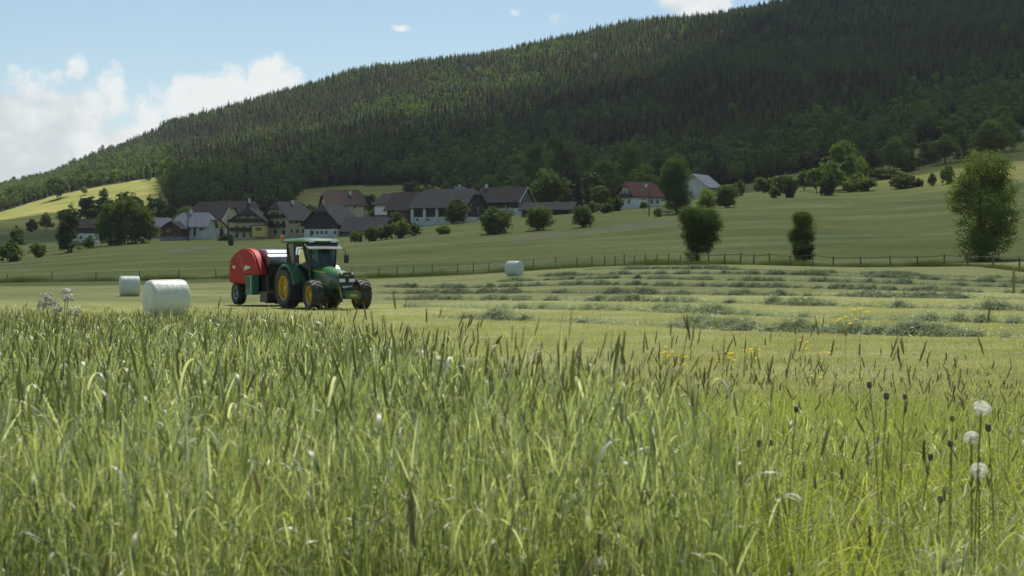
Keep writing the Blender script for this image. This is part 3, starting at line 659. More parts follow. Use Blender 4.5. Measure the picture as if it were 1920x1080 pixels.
# ------------------------------------------------------------------ trees that stand by themselves
CROWN = {}
def crown_for(kind, m, near, var, h, w):
    key = (kind, m, near, var)
    if key not in CROWN:
        a = h/w; n = {0: 3000, 1: 9000, 2: 40000}[near]; sz = {0: .042, 1: .024, 2: .0115}[near]*max(1, a)**.3
        if kind == 'con':
            me = conifer_mesh(hash(key) % 1000 if False else 90+var, 1.0*a*10, 5.0, M_leaf['con'], 26, 13)
            tm = trunk_mesh(3, a*10, 6, 'round', M_bark)
        else:
            me = broadleaf_mesh(len(CROWN)*7+var, kind, 10*a, 10, n, 10*sz, M_leaf[m]); tm = trunk_mesh(len(CROWN), 10*a, 10, kind, M_bark)
        CROWN[key] = (me, tm, a)
    return CROWN[key]
def tree(label, px, py, hp, wp, kind, m, near=0, group=None, name=None, ymin=100, ymax=1000, Y=None, rz=None, cat=None):
    Y = Y or on_ground(px, py, ymin, ymax); h = hp/F*Y; w = wp/F*Y
    var = int(px) % 3; me, tm, a = crown_for(kind, m, near, var, h, w)
    nm = name or {'con': 'spruce_tree', 'bush': 'bush'}.get(kind, 'broadleaf_tree')
    x = X_at(px, Y); t = empty(nm, (x, Y, Hs(x, Y)-.1), rz if rz is not None else (px*1.7) % 6.28, label=label, cat=cat or ('bush' if kind == 'bush' else 'tree'), group=group)
    sx = w/10; sz = h/(10*a)
    if me is not None:
        c = link('crown', me, t); q_ = 1.0 if kind == 'con' else (1.16 if near == 2 else 1.1 if kind == 'bush' else 1.3); c.scale = (sx*q_, sx*q_, sz*(1.0 if kind == 'con' else (1.05 if near == 2 or kind == 'bush' else 1.16))); r = link('trunk', tm, t); r.scale = (sx, sx, sz)
    return t
G1 = 'trees and bushes round the village'; G2 = 'trees on the sloping pasture'; G3 = 'trees below the bright hillside field'
T = [
 ('largest tree, a dense willow rising over the fence', 1838, 492, 193, 112, 'tall', 'mid', 2, None, 137),
 ('round tree tapering to its foot behind the fence', 1308, 490, 106, 84, 'vase', 'mid', 2, None, 139),
 ('slim round-headed tree with a bare stem by the fence', 1507, 492, 98, 58, 'lolly', 'mid', 2, None, 137),
 ('dark bush at the foot of the slim round-headed tree', 1505, 493, 50, 40, 'bush', 'dark', 1, None, 135),
 ('tall dark ash beside the white house with grey roof', 1268, 417, 102, 60, 'tall', 'dark', 2, G1, 330),
 ('round dark bush right of the tall dark ash', 1362, 403, 44, 44, 'bush', 'mid', 1, G1, 345),
 ('paler bush squeezed behind the tapering round tree', 1328, 402, 38, 38, 'bush', 'light', 1, G1, 355),
 ('wide dark bush in the meadow below the big barn', 928, 453, 54, 62, 'bush', 'dark', 1, G1, 300),
 ('round bush in the meadow below the open shed', 1010, 450, 50, 50, 'bush', 'mid', 1, G1, 300),
 ('narrower bush on the meadow near the farm track', 1094, 448, 46, 40, 'bush', 'mid', 1, G1, 300),
 ('spreading olive green tree in front of the big barn', 858, 430, 38, 46, 'round', 'olive', 1, G1, 385),
 ('flat bush on the grass below the big barn', 832, 453, 15, 30, 'bush', 'dark', 0, G1, 320),
 ('little hedge bush closest to the tractor cab', 667, 466, 24, 26, 'bush', 'mid', 0, G1, 320),
 ('second hedge bush from the tractor cab', 697, 464, 28, 30, 'bush', 'dark', 0, G1, 320),
 ('third hedge bush, pale, below the low grey barn', 724, 463, 33, 32, 'bush', 'mid', 0, G1, 322),
 ('highest bush of the hedge below the barns', 752, 462, 40, 36, 'bush', 'mid', 0, G1, 322),
 ('last hedge bush, next to the empty grass', 777, 458, 28, 26, 'bush', 'dark', 0, G1, 326),
 ('tiny bush by the lamp pole', 1233, 418, 19, 20, 'bush', 'mid', 0, G1, 320),
 ('tall dark fir-shaped tree left of the village', 128, 477, 72, 42, 'tall', 'dark', 1, G1, 335),
 ('small round bush alone on the grass', 71, 480, 34, 28, 'bush', 'mid', 0, G1, 320),
 ('broad bush at the picture edge on the pasture', 18, 484, 40, 54, 'bush', 'mid', 0, G1, 300),
 ('slender grey green tree over the broad edge bush', 32, 450, 40, 30, 'round', 'mid', 0, G1, 420),
 ('full dark green tree beside the olive tree', 208, 468, 68, 52, 'tall', 'mid', 1, G1, 370),
 ('large olive green tree in front of the small grey roofed house', 254, 467, 72, 64, 'tall', 'olive', 1, G1, 372),
 ('low pale shrub under the full dark green tree', 166, 471, 28, 24, 'bush', 'light', 0, G1, 360),
 ('small tree in the hollow left of the dark tree row', 60, 436, 26, 24, 'bush', 'mid', 0, G3, 620),
 ('second small tree in the hollow', 86, 433, 30, 26, 'round', 'mid', 0, G3, 630),
 ('rounded tree ending the dark row', 121, 430, 34, 32, 'round', 'mid', 0, G3, 640),
 ('dark tree at the start of the row under the bright field', 164, 428, 54, 38, 'round', 'dark', 0, G3, 620),
 ('wide dark tree second in the row', 196, 427, 50, 42, 'round', 'dark', 0, G3, 620),
 ('tallest broadleaf in the dark row', 228, 425, 54, 44, 'tall', 'mid', 0, G3, 620),
 ('dark crown next to the spruces in the row', 256, 420, 48, 40, 'round', 'dark', 0, G3, 630),
 ('spruce at the end of the row below the bright field', 281, 414, 62, 26, 'con', 'con', 0, G3, 640),
 ('spruce closing the bright field corner', 300, 404, 62, 24, 'con', 'con', 0, G3, 660),
 ('thin spruce in front of the bright field', 247, 398, 38, 14, 'con', 'con', 0, G3, 700),
 ('dark spruce behind the small grey roofed house', 318, 412, 50, 22, 'con', 'con', 0, G3, 640),
 ('tiny spruce alone on the bright field', 217, 373, 17, 7, 'con', 'con', 0, G3, 860),
 ('small pale tree at the upper edge of the bright field', 158, 364, 15, 11, 'round', 'light', 0, G3, 930),
 ('pale round tree on the bright field', 195, 367, 19, 17, 'round', 'light', 0, G3, 900),
 ('yellow green birch at the top corner of the bright field', 277, 334, 30, 14, 'tall', 'light', 0, G3, 990),
 ('grey green tree where forest meets the bright field', 108, 369, 32, 38, 'round', 'mid', 0, G3, 940),
 ('round green tree behind the white farmhouse', 355, 420, 46, 48, 'round', 'mid', 1, G1, 470),
 ('light shrub behind the red brown barn', 322, 424, 26, 30, 'bush', 'light', 0, G1, 480),
 ('pale bush above the plum grey roof', 398, 388, 22, 40, 'bush', 'light', 0, G1, 560),
 ('first dark cypress beside the cream chalet', 428, 446, 54, 8, 'con', 'con', 0, G1, 394),
 ('second slightly shorter cypress beside the cream chalet', 437, 446, 49, 7, 'con', 'con', 0, G1, 393),
 ('dark pointed yew at the foot of the cypresses', 416, 446, 30, 22, 'con', 'con', 0, G1, 392),
 ('low dark bush before the cypresses', 426, 450, 15, 24, 'bush', 'dark', 0, G1, 388),
 ('lone small bush on the grass below the cream chalet', 433, 465, 15, 12, 'bush', 'dark', 0, G1, 330),
 ('bright bush above the cream farmhouse roof', 588, 390, 26, 30, 'bush', 'light', 0, G1, 540),
 ('bright round tree left of the brown tiled roof', 612, 382, 30, 24, 'round', 'light', 0, G1, 560),
 ('dull bush over the tall house roof', 486, 396, 22, 34, 'bush', 'light', 0, G1, 560),
 ('mid green tree behind the yellow roofs', 530, 392, 34, 40, 'round', 'mid', 0, G1, 580),
 ('dark tree filling the gap behind the cream farmhouse', 560, 388, 30, 30, 'round', 'dark', 0, G1, 575),
 ('olive tree squeezed between brown roof and dark chalet', 706, 404, 34, 30, 'round', 'olive', 0, G1, 450),
 ('small tree at the meadow edge above the brown roof', 672, 372, 24, 26, 'round', 'mid', 0, G1, 600),
 ('dark rounded tree over the dark chalet', 770, 352, 46, 38, 'round', 'dark', 0, G1, 640),
 ('tall grey green poplar above the big barn roof', 822, 352, 54, 30, 'tall', 'mid', 0, G1, 640),
 ('broad dark tree behind the big barn chimney', 885, 358, 52, 52, 'round', 'dark', 0, G1, 620),
 ('slim tree over the dark long roofed barn', 940, 358, 56, 32, 'tall', 'dark', 0, G1, 600),
 ('pale tall tree at the forest foot above the open shed', 1000, 362, 100, 46, 'tall', 'mid', 1, G1, 590),
 ('highest pale tree above the open shed', 1052, 366, 112, 54, 'tall', 'mid', 1, G1, 600),
 ('round tree directly behind the open shed', 1026, 396, 66, 68, 'round', 'mid', 1, G1, 455),
 ('dark spruce right of the open shed', 1084, 402, 78, 38, 'con', 'con', 1, G1, 450),
 ('dark leafy tree behind the dark spruce', 1108, 398, 60, 44, 'tall', 'dark', 0, G1, 470),
 ('grey green tree over the forest foot left of the red roof', 1135, 384, 72, 54, 'round', 'mid', 1, G1, 520),
 ('tall pale tree behind the red roofed house', 1180, 372, 92, 50, 'tall', 'mid', 1, G1, 540),
 ('wide grey tree between red roof and tall ash', 1236, 378, 86, 56, 'round', 'dark', 1, G1, 530),
 ('dim pale tree behind the large pale grey roof', 1345, 352, 60, 46, 'round', 'dark', 0, G1, 620),
 ('garden bush at the corner of the red roofed house', 1156, 397, 26, 28, 'bush', 'dark', 0, G1, 380),
 ('garden hedge bush below the red roofed house', 1136, 404, 22, 34, 'bush', 'mid', 0, G1, 370),
 ('small garden bush nearest the open shed', 1112, 404, 24, 24, 'bush', 'olive', 0, G1, 380),
 ('little shrub at the wall of the red roofed house', 1207, 392, 16, 16, 'bush', 'mid', 0, G1, 385),
 ('slim shrub right of the large pale grey roof', 1389, 370, 26, 16, 'tall', 'mid', 0, G2, 430),
 ('low brownish shrub beside the large pale grey roof', 1366, 364, 16, 22, 'bush', 'olive', 0, G2, 450),
 ('rounded bush at the lower end of the pasture row', 1466, 366, 42, 46, 'bush', 'mid', 0, G2, 440),
 ('dark ball-shaped bush in front of the rounded bush', 1480, 386, 38, 30, 'bush', 'dark', 0, G2, 390),
 ('small bush beside the dark ball-shaped bush', 1452, 388, 24, 22, 'bush', 'mid', 0, G2, 388),
 ('dark egg-shaped shrub on the meadow', 1555, 376, 44, 30, 'bush', 'dark', 0, G2, 400),
 ('loose tree left of the big row tree', 1531, 358, 42, 40, 'round', 'mid', 0, G2, 430),
 ('big round tree starting the row on the pasture', 1582, 354, 78, 58, 'round', 'mid', 1, G2, 440),
 ('round tree second in the pasture row', 1634, 330, 60, 40, 'round', 'mid', 1, G2, 500),
 ('round tree third in the pasture row', 1675, 326, 58, 44, 'round', 'mid', 1, G2, 510),
 ('small tree ending the pasture row', 1706, 314, 34, 18, 'round', 'mid', 0, G2, 530),
 ('whitish shrub under the pasture row', 1620, 362, 28, 40, 'bush', 'light', 0, G2, 420),
 ('green shrub behind the dark egg-shaped shrub', 1590, 366, 26, 26, 'bush', 'light', 0, G2, 420),
 ('russet bush lying low on the pasture edge', 1692, 358, 30, 54, 'bush', 'olive', 0, G2, 415),
 ('low reddish shrub next to the russet bush', 1722, 356, 15, 22, 'bush', 'olive', 0, G2, 415),
 ('narrow shrub left of the largest tree', 1749, 350, 26, 18, 'bush', 'mid', 0, G2, 410),
 ('round shrub touching the largest tree', 1776, 350, 38, 34, 'bush', 'mid', 0, G2, 408),
 ('bright round tree on the upper pasture', 1772, 300, 50, 44, 'round', 'mid', 1, G2, 520),
 ('small tree high on the pasture by the forest', 1825, 272, 28, 28, 'round', 'mid', 0, G2, 600),
 ('broad bright tree above the largest tree', 1856, 306, 66, 64, 'round', 'light', 1, G2, 500),
 ('pale tall tree at the upper corner of the pasture', 1874, 268, 60, 42, 'tall', 'light', 1, G2, 600),
 ('shrub under the bright round tree', 1806, 304, 20, 34, 'bush', 'dark', 0, G2, 520),
 ('faint sapling between the pasture row and bright round tree', 1738, 312, 30, 22, 'round', 'light', 0, G2, 540),
 ('bush on the small meadow left of the brown tiled roof', 575, 366, 22, 30, 'bush', 'mid', 0, G1, 640),
 ('pair-like round tree above the brown tiled roof', 628, 366, 30, 30, 'round', 'dark', 0, G1, 640),
 ('mid green tree over the ridge of the brown tiled roof', 652, 372, 34, 30, 'round', 'mid', 0, G1, 610),
 ('round tree on the small meadow right of the brown tiled roof', 692, 374, 34, 34, 'round', 'dark', 0, G1, 600),
 ('light bush over the small chalet', 716, 370, 22, 30, 'bush', 'light', 0, G1, 600),
 ('spruce over the small chalet', 746, 372, 44, 20, 'con', 'con', 0, G1, 600),
 ('broad tree just behind the big barn roof', 800, 372, 48, 50, 'round', 'mid', 0, G1, 560),
 ('full crown right behind the pale gable over the barn', 850, 372, 58, 50, 'round', 'dark', 1, G1, 570),
 ('leafy tree behind the dark long roofed barn', 915, 374, 54, 50, 'round', 'mid', 1, G1, 570),
 ('leafy tree at the end of the dark long roofed barn', 970, 382, 58, 46, 'tall', 'mid', 1, G1, 520),
 ('darker crown between the two pale tall trees', 1072, 374, 72, 40, 'round', 'dark', 1, G1, 560),
 ('low leafy tree left of the red roofed house', 1126, 398, 40, 40, 'round', 'mid', 0, G1, 430),
 ('leafy tree close behind the dark red roof', 1206, 372, 60, 48, 'round', 'mid', 1, G1, 500),
 ('leafy shrub mass right of the pale grey roof', 1378, 372, 26, 40, 'bush', 'mid', 0, G2, 440),
 ('full tree between rounded bush and loose tree', 1508, 352, 36, 34, 'round', 'mid', 0, G2, 450),
 ('tree filling the row behind the big round tree', 1556, 346, 50, 44, 'round', 'dark', 0, G2, 470),
 ('tree joining the second and the big row tree', 1606, 340, 50, 40, 'round', 'mid', 0, G2, 490),
 ('low hedge under the second and third row trees', 1655, 340, 26, 60, 'bush', 'mid', 0, G2, 480),
 ('hedge shrub running up the pasture', 1722, 318, 18, 40, 'bush', 'mid', 0, G2, 530),
 ('hedge shrub near the bright round tree', 1752, 306, 20, 40, 'bush', 'mid', 0, G2, 540),
 ('second crown behind the broad bright tree', 1884, 290, 56, 50, 'round', 'mid', 1, G2, 540),
 ('tree just above the pasture corner by the forest', 1846, 258, 44, 40, 'round', 'mid', 0, G2, 640),
 ('leafy bush left of the rounded pasture bush', 1432, 362, 34, 40, 'bush', 'mid', 0, G2, 450),
 ('tree leaning into the big round row tree', 1560, 360, 48, 42, 'round', 'mid', 0, G2, 425),
 ('pale shrub between the big row tree and whitish shrub', 1604, 358, 34, 34, 'bush', 'light', 0, G2, 425),
 ('row tree crown between second and third tree', 1655, 326, 52, 40, 'round', 'dark', 0, G2, 520),
 ('hedge bush beyond the third row tree', 1700, 326, 26, 40, 'bush', 'mid', 0, G2, 510),
 ('round tree left of the bright round tree', 1742, 302, 40, 36, 'round', 'mid', 0, G2, 535),
 ('round tree right of the bright round tree', 1806, 296, 46, 42, 'round', 'mid', 0, G2, 540),
 ('pale crown at the forest edge above the pasture row', 1700, 292, 40, 40, 'round', 'light', 0, G2, 600),
 ('pale crown at the forest edge above the bright round tree', 1790, 266, 44, 44, 'round', 'light', 0, G2, 640),
 ('pale crown in the dark forest above the upper corner', 1900, 240, 50, 44, 'round', 'light', 0, G2, 690),
 ('dense dark tree mass corner over the house between the trees', 176, 440, 40, 44, 'round', 'dark', 0, G3, 560),
 ('dark tree hiding the foot of the dark row', 212, 436, 44, 46, 'round', 'mid', 0, G3, 560),
 ('blue green tree under the dark row', 244, 434, 44, 40, 'round', 'dark', 0, G3, 560),
 ('spruce pair member below the bright field corner', 268, 428, 56, 26, 'con', 'con', 0, G3, 580),
 ('full tree joining the dark row to the village', 292, 426, 52, 42, 'tall', 'dark', 0, G3, 570),
 ('dark tree above the red brown barn', 318, 430, 44, 34, 'round', 'dark', 0, G3, 540),
 ('broad hill-foot tree over the white farmhouse roof', 382, 412, 42, 46, 'round', 'mid', 0, G1, 560),
 ('hill-foot tree between plum roof and tall house', 424, 404, 40, 44, 'round', 'dark', 0, G1, 570),
 ('hill-foot tree behind the white gable peak', 468, 402, 44, 40, 'round', 'mid', 0, G1, 575),
 ('rounded hill-foot tree over the cream chalet', 505, 400, 42, 44, 'round', 'dark', 0, G1, 575),
 ('light crown peeping over the cream farmhouse chimney', 566, 398, 30, 26, 'round', 'light', 0, G1, 480),
 ('dark garden tree between farmhouse and black boarded barn', 586, 446, 30, 20, 'round', 'dark', 0, G1, 405),
 ('small tree in the yard right of the low grey barn', 744, 440, 32, 26, 'round', 'mid', 0, G1, 372),
 ('narrow shrub by the pale roof above the pasture', 1912, 272, 14, 18, 'bush', 'mid', 0, G2, 580),
]
for t_ in T: tree(t_[0], t_[1], t_[2], t_[3], t_[4], t_[5], t_[6], t_[7], t_[8], Y=t_[9])

# ------------------------------------------------------------------ fence between mown field and pasture
M_post = mat('weathered_post_wood', (.17, .14, .10), .9, noise=.4, nscale=5)
def fence():
    pth = [(-160, 152), (400, 150), (700, 141), (900, 136), (1100, 131), (1300, 127), (1500, 129), (1700, 129), (1830, 126), (1930, 112), (2100, 100)]
    t = empty('wire_fence', (X_at(900, 136), 136, Hs(X_at(900, 136), 136)), label='low fence of thin posts and wire behind the bales and tractor', cat='fence')
    t2 = empty('rail_fence', (X_at(1700, 129), 129, Hs(X_at(1700, 129), 129)), label='wooden post and rail fence passing the three nearest trees', cat='fence')
    posts = [-60, 13, 98, 180, 262, 335, 405, 660, 710, 745, 776, 810, 858, 887, 916, 955, 1000, 1042, 1081, 1110, 1134, 1153, 1171, 1189, 1210, 1232, 1253, 1275]
    posts2 = [1297, 1328, 1358, 1388, 1413, 1444, 1481, 1524, 1563, 1614, 1670, 1721, 1770, 1815, 1862, 1911, 1965, 2030]
    R = random.Random(2)
    def P(px): Y = float(np.interp(px, [p[0] for p in pth], [p[1] for p in pth])); x = X_at(px, Y); return mathutils.Vector((x, Y, Hs(x, Y)))
    def run(ps, root, h, r, rails):
        q = [P(p)-root.location for p in ps]
        for i, p in enumerate(q):
            hh = h*R.uniform(.86, 1.1); l = (R.uniform(-.06, .06), R.uniform(-.06, .06))
            MB().tube([p+mathutils.Vector((0, 0, -.3)), p+mathutils.Vector((l[0], l[1], hh))], [r, r*.85], 6).build('post', M_post, root)
            q[i] = (p, hh)
        for a, b in zip(q, q[1:]):
            for z, rr in rails:
                pa = a[0]+mathutils.Vector((0, -r, a[1]*z)); pb = b[0]+mathutils.Vector((0, -r, b[1]*z)); md = (pa+pb)/2+mathutils.Vector((0, 0, -.04))
                MB().tube([pa, md, pb], rr, 5).build('rail' if rr > .02 else 'wire', M_post if rr > .02 else M_wire, root)
    run(posts, t, 1.0, .055, [(.9, .007), (.5, .007)]); run(posts2, t2, 1.05, .075, [(.9, .030)])
M_wire = mat('galvanised_wire', (.3, .3, .3), .5, .8)
fence()
def fence_grass():
    R = np.random.default_rng(77); px = R.uniform(-60, 1990, 5200); Yf = np.interp(px, [-160, 400, 700, 900, 1100, 1300, 1500, 1700, 1830, 1930, 2100], [152, 150, 141, 136, 131, 127, 129, 129, 126, 112, 100]); Y = Yf+R.normal(.2, .55, len(px)); X = (px-960)/F*Yf
    lump = .75+.5*np.sin(px*.037)*np.sin(px*.011+1)+R.normal(0, .2, len(px)); k = lump > .25; FG.append((X[k], Y[k], lump[k]))
FG = []; fence_grass()

# ------------------------------------------------------------------ wrapped bales
def wrap_mat():
    m = mat('bale_film', (.66, .70, .62), .32, spec=.5); nt = m.node_tree; L = nt.links.new; b = nt.nodes['Principled BSDF']
    tc = N(nt, 'ShaderNodeTexCoord'); w = N(nt, 'ShaderNodeTexNoise'); mp = N(nt, 'ShaderNodeMapping'); mp.inputs['Scale'].default_value = (9, 1.2, 1.2)
    L(tc.outputs['Object'], mp.inputs[0]); L(mp.outputs[0], w.inputs[0]); w.inputs['Scale'].default_value = 1.6; w.inputs['Detail'].default_value = 5
    bp = N(nt, 'ShaderNodeBump'); bp.inputs['Strength'].default_value = .8; bp.inputs['Distance'].default_value = .06; L(w.outputs[0], bp.inputs['Height']); L(bp.outputs[0], b.inputs['Normal'])
    mx = N(nt, 'ShaderNodeMix', data_type='RGBA'); mx.inputs[6].default_value = (.58, .64, .54, 1); mx.inputs[7].default_value = (.76, .79, .72, 1); L(w.outputs[0], mx.inputs[0]); L(mx.outputs[2], b.inputs['Base Color'])
    tl = N(nt, 'ShaderNodeBsdfTranslucent'); tl.inputs[0].default_value = (.6, .68, .5, 1); ms = N(nt, 'ShaderNodeMixShader'); ms.inputs[0].default_value = .22
    out = nt.nodes['Material Output']; L(b.outputs[0], ms.inputs[1]); L(tl.outputs[0], ms.inputs[2]); L(ms.outputs[0], out.inputs[0]); return m
M_film = wrap_mat()
def bale(px, Y, yaw, label, d=1.38, l=1.46, z=None):
    R = np.random.default_rng(int(px)); n = 72; prof = [(0, -.5), (.25, -.497), (.62, -.49), (.86, -.475), (.955, -.445), (.99, -.40), (1, -.33), (.995, -.2), (1.003, -.05), (.998, .1), (1.004, .25), (1, .34), (.985, .41), (.94, .455), (.84, .478), (.6, .49), (.25, .497), (0, .5)]
    V = []; Fs = []; ph = R.uniform(0, 6.28, 4); m = len(prof)
    for k in range(n):
        t = 2*pi*k/n
        for r, h in prof:
            rr = d/2*r*(1+.008*sin(3*t+ph[0])+.005*sin(7*t+ph[1]+h*4)+.003*sin(19*t+ph[2])*(r > .8)); zz = rr*sin(t); zz = max(zz, -d/2*.955)
            V.append((h*l*(1+.01*sin(2*t+ph[3])), rr*cos(t), zz+d/2*.955))
    for k in range(n):
        for i in range(m-1): Fs.append((k*m+i, ((k+1) % n)*m+i, ((k+1) % n)*m+i+1, k*m+i+1))
    mb = MB(); mb.add(V, Fs); x = X_at(px, Y); o = mb.build('wrapped_bale', M_film, None, True, label=label, cat='hay bale', group='white wrapped round bales on the mown field')
    o.location = (x, Y, Hs(x, Y)-.02); o.rotation_euler = (0, 0, radians(yaw)); return o
bale(312, 51, 33, 'largest white wrapped round bale, closest to the tall grass')
bale(243, 88, 20, 'white wrapped bale standing behind the largest bale', 1.30, 1.25)
bale(964, 121, -32, 'lone white wrapped bale near the fence, its end face turned to the trees', 1.32, 1.28)
# ------------------------------------------------------------------ tractor
M_green = mat('tractor_green', (.020, .125, .030), .36, noise=.8, nscale=2.2, coat=.25, dark=(.055, .085, .04))
M_green_d = mat('dark_green_plastic', (.012, .055, .022), .4)
M_yel = mat('rim_yellow', (.66, .39, .018), .5, noise=.15, nscale=4, dark=(.40, .27, .05))
M_tyre = mat('tyre_rubber', (.025, .025, .024), .7, noise=.3, nscale=4, bump=.3, dark=(.075, .068, .048))
M_blk = mat('black_metal', (.02, .02, .021), .4)
M_steel = mat('worn_steel', (.35, .36, .37), .35, .85, noise=.25, nscale=5)
M_red = mat('baler_red', (.50, .012, .009), .6, noise=.1, nscale=1.6, spec=.25, dark=(.36, .03, .02))
M_grey = mat('grey_plastic', (.30, .31, .32), .5)
M_lamp = mat('lamp_glass', (.75, .78, .8), .15)
M_orange = mat('beacon_orange', (.8, .16, .01), .3)
M_wht = mat('white_decal', (.7, .68, .66), .5)
M_gbox = mat('box_green', (.03, .20, .11), .5, noise=.15, nscale=3)
def glass():
    m = bpy.data.materials.new('cab_glass'); m.use_nodes = True; nt = m.node_tree; nt.nodes.clear(); L = nt.links.new; out = N(nt, 'ShaderNodeOutputMaterial')
    t = N(nt, 'ShaderNodeBsdfTransparent'); t.inputs[0].default_value = (.62, .72, .68, 1); g = N(nt, 'ShaderNodeBsdfGlossy'); g.inputs['Roughness'].default_value = .03
    f = N(nt, 'ShaderNodeFresnel'); f.inputs[0].default_value = 1.5; ms = N(nt, 'ShaderNodeMixShader'); L(f.outputs[0], ms.inputs[0]); L(t.outputs[0], ms.inputs[1]); L(g.outputs[0], ms.inputs[2]); L(ms.outputs[0], out.inputs[0]); return m
M_glass = glass()
def wheel(root, x, y, r, w, rim_r, side, steer=0.0, rimm=None, lugs=20):
    """side: -1 the hub faces -y"""
    a = empty('wheel', (x, y, r)); a.parent = root; a.rotation_euler = (0, 0, steer)
    t = MB(); hw = w/2; t.lathe([(rim_r, -hw*.72), (rim_r+.04, -hw*.86), (r*.80, -hw), (r*.92, -hw*.93), (r*.965, -hw*.62), (r*.975, 0), (r*.965, hw*.62), (r*.92, hw*.93), (r*.80, hw), (rim_r+.04, hw*.86), (rim_r, hw*.72)], n=48)
    for k in range(lugs):        # chevron lugs
        for s in (-1, 1):
            th = 2*pi*(k+(.5 if s > 0 else 0))/lugs; P = []
            for (yy, dt, rr) in ((0.02, .16, .985), (.5, .06, .975), (.97, -.05, .93), (1.0, -.07, .84)):
                P.append((th+dt, s*hw*yy, r*rr))
            V = []
            for (tt, yy, rr) in P:
                for (e, h) in ((-.035, 0), (.035, 0), (.03, .045*r/.8), (-.03, .045*r/.8)):
                    V.append(((rr+h-.01)*cos(tt+e), yy, (rr+h-.01)*sin(tt+e)))
            Fs = [(i*4+j, i*4+(j+1) % 4, (i+1)*4+(j+1) % 4, (i+1)*4+j) for i in range(3) for j in range(4)]+[(0, 1, 2, 3), (15, 14, 13, 12)]
            t.add(V, Fs)
    t.build('tyre', M_tyre, a, True)
    q = side; rm = MB(); rm.lathe([(rim_r+.015, q*hw*.80), (rim_r-.03, q*hw*.74), (rim_r-.05, q*hw*.2), (rim_r*.55, q*hw*.34), (rim_r*.3, q*hw*.36), (rim_r*.28, q*hw*.55), (0, q*hw*.58)], n=40)
    rm.lathe([(rim_r+.015, -q*hw*.80), (rim_r-.04, -q*hw*.7), (rim_r-.05, -q*hw*.1), (rim_r*.5, 0)], n=40)
    for k in range(8):
        th = 2*pi*k/8; rm.tube([(rim_r*.42*cos(th), q*hw*.33, rim_r*.42*sin(th)), (rim_r*.42*cos(th), q*hw*.42, rim_r*.42*sin(th))], .018, 6)
    rm.build('rim', rimm or M_yel, a, True); return a
TY = 64.0; TX = X_at(581, TY); HD = radians(32); TZ = Hs(TX, TY)
RZ = atan2(-cos(HD), sin(HD))
TS = 1.07
